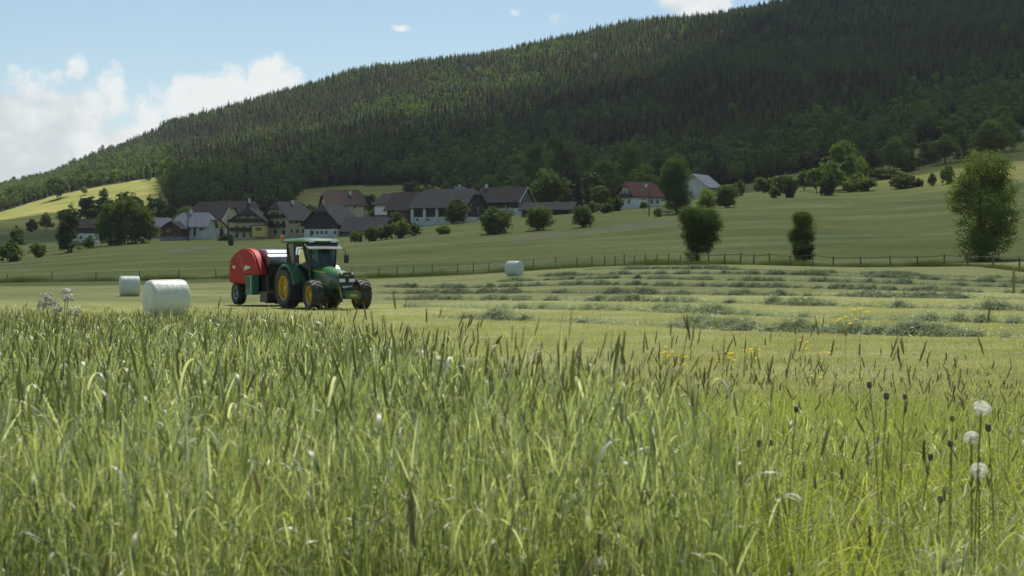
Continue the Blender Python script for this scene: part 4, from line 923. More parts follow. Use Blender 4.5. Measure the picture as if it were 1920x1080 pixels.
def tractor():
    t = empty('tractor', (TX, TY, TZ), RZ, label='green tractor with yellow wheel rims towing the red baler', cat='tractor'); t.scale = (TS, TS, TS)
    wheel(t, 0, -.97, .84, .58, .50, -1); wheel(t, 0, .97, .84, .58, .50, 1)
    wheel(t, 2.74, -1.06, .61, .50, .37, -1, radians(-4), lugs=18); wheel(t, 2.74, 1.06, .61, .50, .37, 1, radians(-4), lugs=18)
    # chassis and axles
    c = MB(); c.box((.9, 0, .85), (2.6, .55, .55)); c.box((2.35, 0, .82), (1.5, .42, .4)); c.tube([(0, -.8, .84), (0, .8, .84)], .16, 12); c.tube([(2.68, -.85, .63), (2.68, .85, .63)], .1, 10); c.box((2.68, 0, .66), (.34, .9, .22))
    c.build('chassis', M_green_d, t, bevel=.02)
    # bonnet: sloping, rounded section
    sec = [(.42, 0), (.43, .35), (.40, .55), (.32, .66), (.16, .715), (0, .73)]; V = []; Fs = []; st = [(1.05, 1.32, 1.0, 1.0), (1.7, 1.30, 1.0, .98), (2.4, 1.22, .97, .95), (3.2, 1.14, .92, .90), (3.5, 1.10, .84, .80), (3.6, 1.09, .74, .62)]
    for (x, z0, sy, sz) in st:
        z0 = z0-.25; full = [(-y*sy, z0+z*sz*1.02) for y, z in sec]+[(y*sy, z0+z*sz*1.02) for y, z in sec[-2::-1]]
        V += [(x, y, z) for y, z in full]
    m = len(sec)*2-1
    for i in range(len(st)-1):
        for j in range(m-1): Fs.append((i*m+j, i*m+j+1, (i+1)*m+j+1, (i+1)*m+j))
    Fs += [tuple(range(m)), tuple((len(st)-1)*m+j for j in range(m-1, -1, -1))]
    b = MB(); b.add(V, Fs); hood = b.build('bonnet', M_green, t, True)
    for s in (-1, 1):
        g = MB(); g.box((2.75, s*.385, 1.10), (.7, .03, .30)); g.build('side_grille', M_blk, hood)
        g = MB(); g.prism([(1.2, 1.545), (2.5, 1.46), (2.5, 1.51), (1.2, 1.625)], s*.425, s*.438, 'y'); g.build('yellow_stripe', M_yel, hood)
        h = MB(); h.box((3.605, s*.20, 1.20), (.06, .26, .17)); h.build('headlight', M_lamp, hood, bevel=.02)
        h = MB(); h.lathe([(0, .05), (.05, .05), (.055, 0), (0, -.03)], (3.590, s*.24, 1.47), 'x', 12); h.build('headlight', M_lamp, hood)
    MB().box((3.595, 0, 1.15), (.05, .66, .74)).build('front_grille', M_blk, hood, bevel=.02)
    MB().box((3.625, 0, 1.40), (.02, .20, .05)).build('badge', M_yel, hood)
    MB().box((2.3, 0, .97), (1.6, .72, .35)).build('engine_block', M_blk, t, bevel=.02)
    MB().box((1.3, -.66, .72), (1.0, .38, .42)).build('fuel_tank', M_green_d, t, bevel=.06)
    MB().box((1.3, .66, .72), (1.0, .38, .42)).build('fuel_tank', M_green_d, t, bevel=.06)
    # cab
    fl = 1.05; top = 2.72; fr = MB()
    F0, F1 = (1.12, .50), (.98, .72)     # front pillar: foot and head (x, half width)
    B0, B1 = (-.45, .62), (-.62, .74); Mx0, M1 = (.28, .78), (.20, .80)
    for s in (-1, 1):
        fr.tube([(1.20, s*.52, fl+.05), (1.20, s*.60, 1.8), (1.02, s*.74, top)], .045, 6)
        fr.tube([(-.50, s*.70, fl), (-.66, s*.72, 1.7), (-.62, s*.74, top)], .055, 6)
        fr.tube([(.28, s*.80, fl), (.26, s*.82, 1.8), (.20, s*.78, top)], .04, 6)
        fr.tube([(1.20, s*.52, fl+.05), (.28, s*.80, fl-.05)], .05, 6); fr.tube([(1.02, s*.74, top), (-.62, s*.74, top)], .05, 6)
    for z, x, w in ((fl, 1.2, .52), (top, 1.02, .74), (top, -.62, .74), (fl+.1, -.52, .7)): fr.tube([(x, -w, z), (x, w, z)], .045, 6)
    fr.box((.3, 0, 1.0), (1.5, 1.2, .12)); fr.build('cab_frame', M_blk, t, True)
    def pane(name, P, off=.012):
        P = [mathutils.Vector(p) for p in P]; n = (P[1]-P[0]).cross(P[2]-P[0]).normalized()*off; mb = MB(); k = len(P)
        mb.add([tuple(p-n) for p in P]+[tuple(p+n) for p in P], [tuple(range(k-1, -1, -1)), tuple(range(k, 2*k))]+[(i, (i+1) % k, k+(i+1) % k, k+i) for i in range(k)]); return mb
    for s in (-1, 1):
        pane('d', [(1.17, s*.54, fl+.1), (1.18, s*.60, 1.8), (1.0, s*.73, top-.05), (.22, s*.78, top-.05), (.27, s*.82, 1.8), (.30, s*.79, fl)]).build('door', M_glass, t)
        MB().box((.42, s*.835, 1.52), (.16, .03, .05)).build('door_handle', M_steel, t)
        pane('q', [(.24, s*.80, 1.55), (.18, s*.78, top-.05), (-.58, s*.74, top-.05), (-.60, s*.73, 1.6)]).build('side_window', M_glass, t)
    pane('r', [(-.56, -.68, 1.5), (-.56, .68, 1.5), (-.62, .70, top-.05), (-.62, -.70, top-.05)]).build('rear_window', M_glass, t)
    pane('f', [(1.21, -.50, 1.6), (1.21, .50, 1.6), (1.06, .66, top-.12), (1.06, -.66, top-.12)]).build('windscreen', M_glass, t)
    # opened upper window pushed out at the front, silvery colour standing in for reflected sky
    vz = pane('v', [(1.06, -.74, top-.02), (1.06, .74, top-.02), (1.62, .76, top-.26), (1.62, -.76, top-.26)], .02); vz.build('tilted_window', mat('sky_reflection_pane', (.45, .47, .5), .12, .7), t)
    r = MB(); R_ = [(-.95, .70, .05), (-.85, .80, .12), (.2, .84, .14), (1.05, .82, .12), (1.30, .72, .05)]; V = []; Fs = []
    prof = lambda w, h: [(-w, 0), (-w-.03, h*.5), (-w+.06, h*1.1), (-w*.5, h*1.35), (0, h*1.42), (w*.5, h*1.35), (w-.06, h*1.1), (w+.03, h*.5), (w, 0)]
    for x, w, h in R_: V += [(x, y, top+.02+z) for y, z in prof(w, h)]
    for i in range(len(R_)-1):
        for j in range(9): Fs.append((i*9+j, i*9+(j+1) % 9, (i+1)*9+(j+1) % 9, (i+1)*9+j))
    Fs += [tuple(range(9)), tuple(range(44, 35, -1))]; r.add(V, Fs); rf = r.build('cab_roof', M_green, t, True)
    for s in (-1, 1): MB().box((1.28, s*.5, top+.06), (.07, .26, .09)).build('work_light', M_lamp, rf, bevel=.01)
    be = empty('beacon', (-.78, -.80, top+.02)); be.parent = t
    MB().tube([(0, 0, 0), (0, -.12, .02), (0, -.14, .12)], .02, 6).build('bracket', M_blk, be); MB().lathe([(0, 0), (.065, 0), (.07, .10), (.05, .16), (0, .18)], (0, -.14, .12), 'z', 14).build('lens', M_orange, be, True)
    # rear mudguards wrap the wheel from cab side
    for s in (-1, 1):
        V = []; Fs = []; n = 14
        for i in range(n+1):
            th = radians(8+150*i/n); rr = .97
            for (yy, dr) in ((.62, 0), (1.12, .02), (1.18, -.04), (1.18, -.08), (1.10, -.03), (.62, -.05)): V.append(((rr+dr)*cos(th), s*yy, .86+(rr+dr)*sin(th)))
        for i in range(n):
            for j in range(6): Fs.append((i*6+j, i*6+(j+1) % 6, (i+1)*6+(j+1) % 6, (i+1)*6+j))
        Fs += [tuple(range(6)), tuple(n*6+j for j in range(5, -1, -1))]; mb = MB(); mb.add(V, Fs); mb.prism([(.95, .9), (.93, 1.2), (.6, 1.75), (0, 1.86), (-.6, 1.7), (-.6, 1.2), (.3, .9)], s*.60, s*.64, 'y')
        mb.build('mudguard', M_green, t, True)
        st_ = MB(); [st_.box((.95, s*(.93-.03*i), .45+.28*i), (.34, .22, .04)) for i in range(3)]; st_.box((1.12, s*.92, .75), (.03, .2, .75)); st_.build('step', M_blk, t)
        fg = MB(); V = []; Fs = []
        for i in range(9):
            th = radians(40+110*i/8)
            for (yy, dr) in ((.82, 0), (1.2, 0), (1.2, -.03), (.82, -.03)): V.append((2.68+(.74+dr)*cos(th), s*yy, .62+(.74+dr)*sin(th)))
        for i in range(8):
            for j in range(4): Fs.append((i*4+j, i*4+(j+1) % 4, (i+1)*4+(j+1) % 4, (i+1)*4+j))
        if False: fg.add(V, Fs)
        mi = MB(); mi.tube([(1.05, s*.72, 2.5), (1.2, s*1.05, 2.45), (1.2, s*1.1, 2.2)], .02, 6); mi.box((1.2, s*1.12, 2.05), (.05, .2, .34)); mi.build('mirror', M_blk, t)
    # front linkage and weight
    f = MB(); f.box((3.730, 0, .72), (.25, .5, .35)); f.tube([(3.680, -.32, .75), (4.130, -.36, .55)], .05, 8); f.tube([(3.680, .32, .75), (4.130, .36, .55)], .05, 8); f.tube([(3.730, 0, .9), (4.080, 0, .92)], .035, 8)
    f.build('front_linkage', M_blk, t)
    w = MB(); w.box((4.060, 0, .62), (.34, .70, .30)); w.build('front_weight', M_green, t, bevel=.04); MB().box((4.240, 0, .62), (.02, .3, .1)).build('weight_badge', M_yel, t)
    ex = MB(); ex.tube([(1.32, -.56, 1.3), (1.32, -.58, 2.1), (1.32, -.58, 2.6), (1.25, -.60, 2.75)], [.07, .075, .045, .045], 12); ex.build('exhaust', M_blk, t, True)
    se = MB(); se.box((-.05, 0, 1.35), (.5, .5, .14)); se.box((-.30, 0, 1.72), (.12, .48, .66)); se.build('seat', M_blk, t, bevel=.04)
    sw = MB(); sw.tube([(1.0, 0, 1.1), (.72, 0, 1.72)], .04, 8)
    for k in range(20):
        a0, a1 = 2*pi*k/20, 2*pi*(k+1)/20; P = lambda a: (.70+.085*cos(a), .2*sin(a), 1.74+.18*cos(a)*.9); sw.tube([P(a0), P(a1)], .014, 6, False)
    sw.build('steering_wheel', M_blk, t)
    hb = MB(); hb.box((-.75, 0, .6), (.5, .4, .3)); hb.tube([(-.8, -.4, .55), (-1.25, -.4, .5)], .04, 8); hb.tube([(-.8, .4, .55), (-1.25, .4, .5)], .04, 8); hb.box((-1.15, 0, .45), (.6, .12, .08)); hb.build('drawbar_hitch', M_blk, t)
    pl = MB(); pl.box((3.640, 0, .93), (.02, .42, .10)); pl.build('number_plate', M_wht, t)
    return t
tractor()
def loc2w(p, org=None):
    o = org or (TX, TY, TZ); c, s = cos(RZ), sin(RZ); return (o[0]+c*p[0]-s*p[1], o[1]+s*p[0]+c*p[1], o[2]+p[2])
def driver():
    sh = mat('red_checked_shirt', (.32, .05, .045), .9, noise=.4, nscale=12); sk = mat('skin', (.45, .26, .19), .6); tr = mat('work_trousers', (.03, .045, .08), .9); hr = mat('brown_hair', (.05, .03, .02), .8)
    J = {'pel': ((0, 0, 1.50), .15), 'sp': ((-.02, 0, 1.72), .145), 'ch': ((0, 0, 1.93), .16), 'nk': ((.02, 0, 2.07), .06), 'hd0': ((.03, 0, 2.14), .062), 'hd': ((.05, 0, 2.24), .10), 'ht': ((.04, 0, 2.33), .07)}
    E = [('pel', 'sp'), ('sp', 'ch'), ('ch', 'nk'), ('nk', 'hd0'), ('hd0', 'hd'), ('hd', 'ht')]
    for s, n in ((-1, 'r'), (1, 'l')):
        J['s'+n] = ((0, s*.19, 1.97), .068); J['e'+n] = ((.22, s*.26, 1.74), .045); J['w'+n] = ((.50, s*.16, 1.80), .032); J['h'+n] = ((.60, s*.14, 1.83), .036)
        J['hp'+n] = ((.04, s*.1, 1.47), .10); J['k'+n] = ((.48, s*.14, 1.50), .07); J['a'+n] = ((.56, s*.14, 1.16), .045); J['t'+n] = ((.70, s*.15, 1.12), .04)
        E += [('ch', 's'+n), ('s'+n, 'e'+n), ('e'+n, 'w'+n), ('w'+n, 'h'+n), ('pel', 'hp'+n), ('hp'+n, 'k'+n), ('k'+n, 'a'+n), ('a'+n, 't'+n)]
        for i in range(5):   # fingers closing round the rim
            q = 'f%s%d' % (n, i); b = J['h'+n][0]; dy = (i-2)*.018
            J[q] = ((b[0]+.05, b[1]+dy, b[2]+.02), .009); J[q+'b'] = ((b[0]+.075, b[1]+dy, b[2]-.01), .008); E += [('h'+n, q), (q, q+'b')]
    ks = list(J); me = bpy.data.meshes.new('person'); me.from_pydata([J[k][0] for k in ks], [(ks.index(a), ks.index(b)) for a, b in E], [])
    o = link('person', me, loc=(TX, TY, TZ), rz=RZ, label='driver in a red shirt sitting at the wheel inside the tractor cab', cat='person'); o.scale = (TS, TS, TS)
    sm = o.modifiers.new('skin', 'SKIN'); sm.use_smooth_shade = True
    for i, k in enumerate(ks):
        v = me.skin_vertices[0].data[i]; v.radius = (J[k][1], J[k][1]); v.use_root = (k == 'pel')
    sb = o.modifiers.new('sub', 'SUBSURF'); sb.levels = sb.render_levels = 2
    # skin, shirt and trousers split by height and reach
    m = bpy.data.materials.new('clothed_body'); m.use_nodes = True; nt = m.node_tree; L = nt.links.new; b = nt.nodes['Principled BSDF']; b.inputs['Roughness'].default_value = .85
    tc = N(nt, 'ShaderNodeTexCoord'); sp = N(nt, 'ShaderNodeSeparateXYZ'); L(tc.outputs['Object'], sp.inputs[0])
    def gt(a, v): q = N(nt, 'ShaderNodeMath', operation='GREATER_THAN'); L(a, q.inputs[0]); q.inputs[1].default_value = v; return q.outputs[0]
    def mix(f, a, c):
        x = N(nt, 'ShaderNodeMix', data_type='RGBA'); L(f, x.inputs[0])
        for i, v in ((6, a), (7, c)):
            if isinstance(v, tuple): x.inputs[i].default_value = (*v, 1)
            else: L(v, x.inputs[i])
        return x.outputs[2]
    ax = N(nt, 'ShaderNodeMath', operation='GREATER_THAN'); c1 = mix(gt(sp.outputs[2], 1.60), (.03, .045, .08), (.34, .05, .045)); c2 = mix(gt(sp.outputs[2], 2.06), c1, (.45, .26, .19))
    hd = N(nt, 'ShaderNodeMath', operation='MULTIPLY'); L(gt(sp.outputs[0], .42), hd.inputs[0]); L(gt(sp.outputs[2], 1.70), hd.inputs[1]); c3 = mix(hd.outputs[0], c2, (.45, .26, .19)); L(c3, b.inputs['Base Color'])
    me.materials.append(m)
    h = MB(); h.lathe([(0, .13), (.06, .12), (.10, .07), (.115, 0), (.10, -.05)], (.02, 0, 2.28), 'z', 20); h.build('hair', hr, o, True)
    fa = MB(); fa.add([(.14, -.02, 2.26), (.14, .02, 2.26), (.175, 0, 2.20), (.14, -.025, 2.195), (.14, .025, 2.195)], [(0, 1, 2), (0, 2, 3), (1, 4, 2), (2, 4, 3)])
    for s in (-1, 1): fa.lathe([(0, .03), (.018, .02), (.02, -.02), (0, -.03)], (.04, s*.105, 2.23), 'z', 8)
    fa.build('face_features', sk, o, True)
    ey = MB()
    for s in (-1, 1): ey.lathe([(0, .012), (.01, .006), (.012, 0), (0, -.01)], (.146, s*.035, 2.25), 'x', 8)
    ey.box((.147, 0, 2.165), (.01, .05, .01)); ey.build('eyes_and_mouth', M_blk, o)
driver()

# ------------------------------------------------------------------ round baler
def baler():
    org = loc2w((-1.80, 0, 0)); oz = Hs(org[0], org[1]); t = empty('round_baler', (org[0], org[1], oz), RZ, label='red round baler with silver front rollers hitched behind the green tractor', cat='baler')
    # local x: 0 at the hitch, negative backwards
    b = MB(); b.tube([(.75, 0, .5), (-.6, 0, .62), (-1.2, -.45, .75)], .07, 8); b.tube([(.75, 0, .5), (-.6, 0, .62), (-1.2, .45, .75)], .07, 8); b.box((-.2, 0, .55), (.7, .16, .14)); b.build('drawbar', M_blk, t)
    b = MB(); b.prism([(-1.0, .75), (-1.1, 1.75), (-1.5, 2.3), (-2.9, 2.5), (-4.5, 2.35), (-4.9, 1.6), (-4.5, .8), (-2.9, .55)], -.82, .82, 'y'); b.build('bale_chamber', M_blk, t, bevel=.04)
    for s in (-1, 1):
        # side hood with a high rounded back and a steep curved front edge
        sx = lambda v: -1-(abs(v)-1)*1.34
        P = [(-1.00, 1.48), (-1.12, 1.72), (-1.42, 2.22), (-1.72, 2.52), (-2.05, 2.66), (-2.55, 2.70), (-3.1, 2.62), (-3.55, 2.42), (-3.88, 2.2), (-3.98, 1.7), (-4.02, 1.04), (-2.35, 1.02), (-2.28, 1.42)]
        P = [(sx(a), b_) for a, b_ in P]; h = MB(); h.prism(P, s*.84, s*1.24, 'y'); ho = h.build('side_hood', M_red, t, True, bevel=.07)
        if s < 0:
            y = -1.243; d = MB(); d.prism([(-4.51, 1.78), (-4.19, 1.72), (-4.16, 1.84), (-4.48, 1.90)], y, y-.006, 'y'); d.prism([(-2.94, 1.66), (-2.21, 1.78), (-2.34, 1.86), (-2.81, 1.90), (-3.01, 1.80)], y, y-.006, 'y'); d.build('lettering_panel', M_wht, ho)
            d = MB(); d.tube([(-3.35, 2.1, 0)], .01) if False else None
            for (a, c) in (((-4.0, 2.05), (-3.6, 2.4)), ((-3.6, 2.4), (-3.1, 1.62)), ((-3.4, 2.25), (-3.05, 1.6))):
                d.prism([(a[0], a[1]), (c[0], c[1]), (c[0]+.04, c[1]), (a[0]+.04, a[1])], y, y-.006, 'y')
            d.build('emblem_lines', mat('pale_red_decal', (.6, .18, .15), .5), ho)
    # silver rollers / net box across the front top
    c = MB(); c.lathe([(0, -.82), (.30, -.82), (.30, .82), (0, .82)], (-1.25, 0, 2.12), 'y', 28); c.build('front_roller', M_steel, t, True)
    c = MB(); c.prism([(-1.35, 2.2), (-1.15, 2.45), (-1.35, 2.62), (-2.3, 2.66), (-2.3, 2.3)], -.82, .82, 'y'); c.build('net_box', mat('blue_grey_cover', (.30, .35, .42), .25, .6), t, bevel=.03)
    c = MB(); c.box((-.95, 0, 1.62), (.12, 1.6, .5)); c.box((-.92, -.5, 1.2), (.3, .2, .5)); c.box((-.92, .5, 1.2), (.3, .2, .5)); c.tube([(-.9, -.8, 1.95), (-.9, .8, 1.95)], .03, 6); c.build('front_panel', M_blk, t)
    # pick-up
    p = MB(); p.tube([(-.95, -1.0, .38), (-.95, 1.0, .38)], .22, 16); 
    for k in range(24):
        for a in range(4):
            th = a*pi/2+k*.3; yy = -.95+k*.083; p.tube([(-.95, yy, .38), (-.95+.33*cos(th), yy, .38+.33*sin(th))], .008, 4)
    p.build('pickup_reel', M_blk, t)
    for s in (-1, 1):
        MB().box((-1.0, s*1.06, .45), (.9, .05, .5)).build('pickup_side_plate', M_blk, t, bevel=.02)
        wheel(t, -4.25, s*1.02, .55, .42, .27, s, rimm=M_steel, lugs=22)
        g = MB(); g.box((-2.35, s*1.1, .98), (.9, .34, .92)); go = g.build('film_box', M_gbox, t, bevel=.03)
        MB().box((-2.1, s*1.28, .98), (.05, .02, .9)).build('box_trim', M_trim, go)
        MB().box((-2.5, s*1.28, 1.05), (.45, .015, .6)).build('box_lid', M_green_d, go)
    tg = MB(); tg.prism([(-4.9, .9), (-4.95, 2.1), (-5.3, 1.9), (-5.5, 1.3), (-5.2, .75)], -.8, .8, 'y'); tg.build('tailgate', M_blk, t, bevel=.04)
    w = MB(); w.tube([(-4.25, -1.0, .55), (-4.25, 1.0, .55)], .07, 8); w.box((-3.9, 0, .7), (2.4, 1.5, .16)); w.build('axle', M_blk, t)
baler()
# ------------------------------------------------------------------ grass
def ribbons(R, P0, az, ln, e0, bend, w, segs=5, p=1.6, base=.55, roll=.5):
    """curved tapering blades: start point, heading, length, starting elevation, how far they bend over, width"""
    n = len(P0); t = np.linspace(0, 1, segs+1); e = e0[:, None]-bend[:, None]*t[None, :]**p
    ds = ln[:, None]/segs; h = np.cumsum(np.cos(e[:, :-1])*ds, 1); z = np.cumsum(np.sin(e[:, :-1])*ds, 1)
    h = np.concatenate([np.zeros((n, 1)), h], 1); z = np.concatenate([np.zeros((n, 1)), z], 1)
    C = np.stack([P0[:, 0:1]+np.cos(az)[:, None]*h, P0[:, 1:2]+np.sin(az)[:, None]*h, P0[:, 2:3]+z], 2)
    ro = R.uniform(-roll, roll, n)[:, None]+np.zeros((1, segs+1)); side = np.stack([-np.sin(az)[:, None]*np.cos(ro), np.cos(az)[:, None]*np.cos(ro), np.sin(ro)], 2)
    prof = np.minimum(1, base+(1-base)*t*4)*np.sqrt(np.clip(1-t**2.2, 0.004, 1)); s = side*(w[:, None]*.5*prof[None, :])[:, :, None]
    V = np.stack([C-s, C+s], 2).reshape(n, -1, 3); k = 2*(segs+1); i = np.arange(segs)*2
    q = np.stack([i, i+1, i+3, i+2], 1); Fq = (q[None]+np.arange(n)[:, None, None]*k).reshape(-1, 4)
    return V.reshape(-1, 3), Fq, C
def cat(parts):
    V = []; Fq = []; n = 0
    for v, f in parts: V.append(v); Fq.append(f+n); n += len(v)
    return np.concatenate(V), np.concatenate(Fq)
def ears(R, B, D, ln, r, n=6, spiky=True):
    """slender bristly seed heads from B along D"""
    V = []; Fq = []; k = 0; ts = np.array([0, .08, .3, .6, .85, 1.0]); rr = np.array([.25, .8, 1, .95, .7, .15])
    for b, d, l, q in zip(B, D, ln, r):
        d = d/np.linalg.norm(d); a = np.cross(d, [1, .2, .1]); a /= np.linalg.norm(a); c = np.cross(d, a); th = np.arange(n)*2*pi/n
        ring = b+d*(ts[:, None, None]*l)+(np.cos(th)[None, :, None]*a+np.sin(th)[None, :, None]*c)*(rr*q)[:, None, None]*R.uniform(.85, 1.15, (6, n, 1))
        V.append(ring.reshape(-1, 3)); i = np.arange(5)[:, None]; j = np.arange(n)[None]
        Fq.append(np.stack([i*n+j, i*n+(j+1) % n, (i+1)*n+(j+1) % n, (i+1)*n+j], 2).reshape(-1, 4)+k); k += 6*n
    return np.concatenate(V), np.concatenate(Fq)
def two_mats(name, a, b, ma, mb_):
    V, Fq = cat([a, b]); me = np_mesh(name, V, Fq, ma, True); me.materials.append(mb_)
    idx = np.zeros(len(Fq), np.int32); idx[len(a[1]):] = 1; me.polygons.foreach_set('material_index', idx); return me

M_rye = leaf_mat('tall_grass_blade', (.085, .135, .045), (.38, .41, .20), trans=.5, rough=.44, spec=.55, pscale=.6, tmul=(1.18, 1.25, .58), hv=.8, pale=(.68, .69, .58, .22))
M_mead = leaf_mat('meadow_blade', (.075, .125, .026), (.40, .42, .125), trans=.5, rough=.44, spec=.55, pscale=.8, tmul=(1.18, 1.28, .50), hv=.8, pale=(.64, .62, .44, .15))
M_ear = leaf_mat('seed_head', (.25, .22, .12), (.46, .40, .24), trans=.55, rough=.8, spec=.2, pscale=1.0, hv=.3, tmul=(1, 1, .7))
M_earg = leaf_mat('green_seed_head', (.24, .26, .11), (.46, .46, .23), trans=.6, rough=.7, spec=.3, pscale=1.0, hv=.3, tmul=(1, 1.1, .6))
M_stub = leaf_mat('stubble_blade', (.24, .25, .065), (.58, .54, .26), trans=.4, rough=.55, spec=.4, pscale=.25, hv=.8, tmul=(1.05, 1.15, .5))
M_hay = leaf_mat('cut_grass', (.05, .09, .03), (.46, .49, .29), trans=.2, rough=.45, spec=.5, pscale=2.6, hv=.7, tmul=(1, 1.1, .6))
M_hayd = mat('cut_grass_heap', (.035, .058, .020), .9, noise=.5, nscale=9, bump=1.0)

def tall_tuft(seed, ears_n=3, h=.78, n=22, green=True):
    R = np.random.default_rng(seed); a = R.uniform(0, 6.28, n); q = .14*np.sqrt(R.random(n)); B = np.stack([q*np.cos(a), q*np.sin(a), np.zeros(n)-.04], 1)
    az = R.uniform(0, 6.28, n); L_ = h*R.uniform(.62, 1.08, n); v1, f1, C = ribbons(R, B, az, L_, R.uniform(1.32, 1.56, n), R.uniform(0, .35, n), np.full(n, .0034), 6, roll=1.5)
    parts = [(v1, f1)]
    # leaves from the stems
    m = n*5; k = R.integers(0, n, m); s = R.integers(1, 6, m); P = C[k, s]; az2 = R.uniform(0, 6.28, m); ll = R.uniform(.07, .24, m)*h/.78
    v2, f2, _ = ribbons(R, P, az2, ll, R.uniform(1.05, 1.5, m), R.uniform(.1, 2.4, m)*(R.random(m)**.8), R.uniform(.0025, .0080, m), 6, roll=.9); parts.append((v2, f2))
    m = n; B2 = B[R.integers(0, n, m)]+R.normal(0, .02, (m, 3))*[1, 1, 0]; v3, f3, _ = ribbons(R, B2, R.uniform(0, 6.28, m), R.uniform(.2, .5, m)*h/.78, R.uniform(1.25, 1.54, m), R.uniform(.1, 1.4, m), R.uniform(.003, .0065, m), 6); parts.append((v3, f3))
    m = 5; k = R.integers(0, n, m); s = R.integers(3, 7, m); v4, f4, _ = ribbons(R, C[k, s], R.uniform(0, 6.28, m), R.uniform(.12, .24, m), R.uniform(.9, 1.4, m), R.uniform(1.8, 3.0, m), R.uniform(.008, .014, m), 8, roll=.5); parts.append((v4, f4))
    V, Fq = cat(parts)
    if ears_n:
        k = np.argsort(-L_)[:ears_n]; D = C[k, -1]-C[k, -2]; e = ears(R, C[k, -1]-D*.1, D, R.uniform(.05, .11, ears_n)*(1 if green else .8), R.uniform(.0030, .0056, ears_n)*(1 if green else .62))
        return two_mats('tall_grass', (V, Fq), e, M_rye, M_earg if green else M_ear)
    return np_mesh('tall_grass', V, Fq, M_rye, True)
def mead_tuft(seed, h=.34, n=60, ears_n=1):
    R = np.random.default_rng(seed); a = R.uniform(0, 6.28, n); q = .17*np.sqrt(R.random(n)); B = np.stack([q*np.cos(a), q*np.sin(a), np.zeros(n)-.03], 1)
    v1, f1, C = ribbons(R, B, R.uniform(0, 6.28, n), h*R.uniform(.45, 1.15, n), R.uniform(1.0, 1.55, n), R.uniform(.1, 2.2, n), R.uniform(.0018, .0048, n), 5, roll=1.2)
    m = 5; s = R.integers(0, n, m); v2, f2, C2 = ribbons(R, B[s], R.uniform(0, 6.28, m), h*R.uniform(1.15, 1.55, m), R.uniform(1.3, 1.55, m), R.uniform(0, .6, m), np.full(m, .0022), 5, roll=1.5)
    V, Fq = cat([(v1, f1), (v2, f2)])
    if ears_n:
        D = C2[:ears_n, -1]-C2[:ears_n, -2]; e = ears(R, C2[:ears_n, -1], D, R.uniform(.03, .06, ears_n), R.uniform(.0025, .004, ears_n)); return two_mats('meadow', (V, Fq), e, M_mead, M_ear)
    return np_mesh('meadow', V, Fq, M_mead, True)
def stub_tuft(seed):
    R = np.random.default_rng(seed); n = 70; B = np.stack([R.uniform(-.26, .26, n), R.uniform(-.26, .26, n), np.zeros(n)-.01], 1)
    v, f, _ = ribbons(R, B, R.uniform(0, 6.28, n), R.uniform(.03, .085, n), R.uniform(.2, 1.5, n), R.uniform(0, .6, n), R.uniform(.004, .009, n), 2, roll=1.2); return np_mesh('stubble', v, f, M_stub)
EDGE = lambda px: np.interp(px, [-900, 0, 540, 620, 760, 1100, 1500, 1920, 2800], [29, 28.5, 25, 19, 16, 13, 12, 11, 10])
def jgrid(R, x0, x1, y0, y1, g):
    X, Y = np.meshgrid(np.arange(x0, x1, g), np.arange(y0, y1, g)); X = X.ravel()+R.uniform(-.5, .5, X.size)*g; Y = Y.ravel()+R.uniform(-.5, .5, Y.size)*g; return X, Y
def grow(name, X, Y, s, sz, idx, coll, label, cat_, R, lean=.08, wind=(0, 0)):
    n = len(X); rot = np.stack([R.normal(0, lean, n)+wind[0], R.normal(0, lean, n)+wind[1], R.uniform(0, 6.28, n)], 1)
    if wind != (0, 0): rot[:, 2] = R.uniform(0, 6.28, n)
    scatter(name, np.stack([X, Y, H(X, Y)], 1), rot, np.stack([s, s, sz], 1), idx, coll, label, cat_); print(name, n)
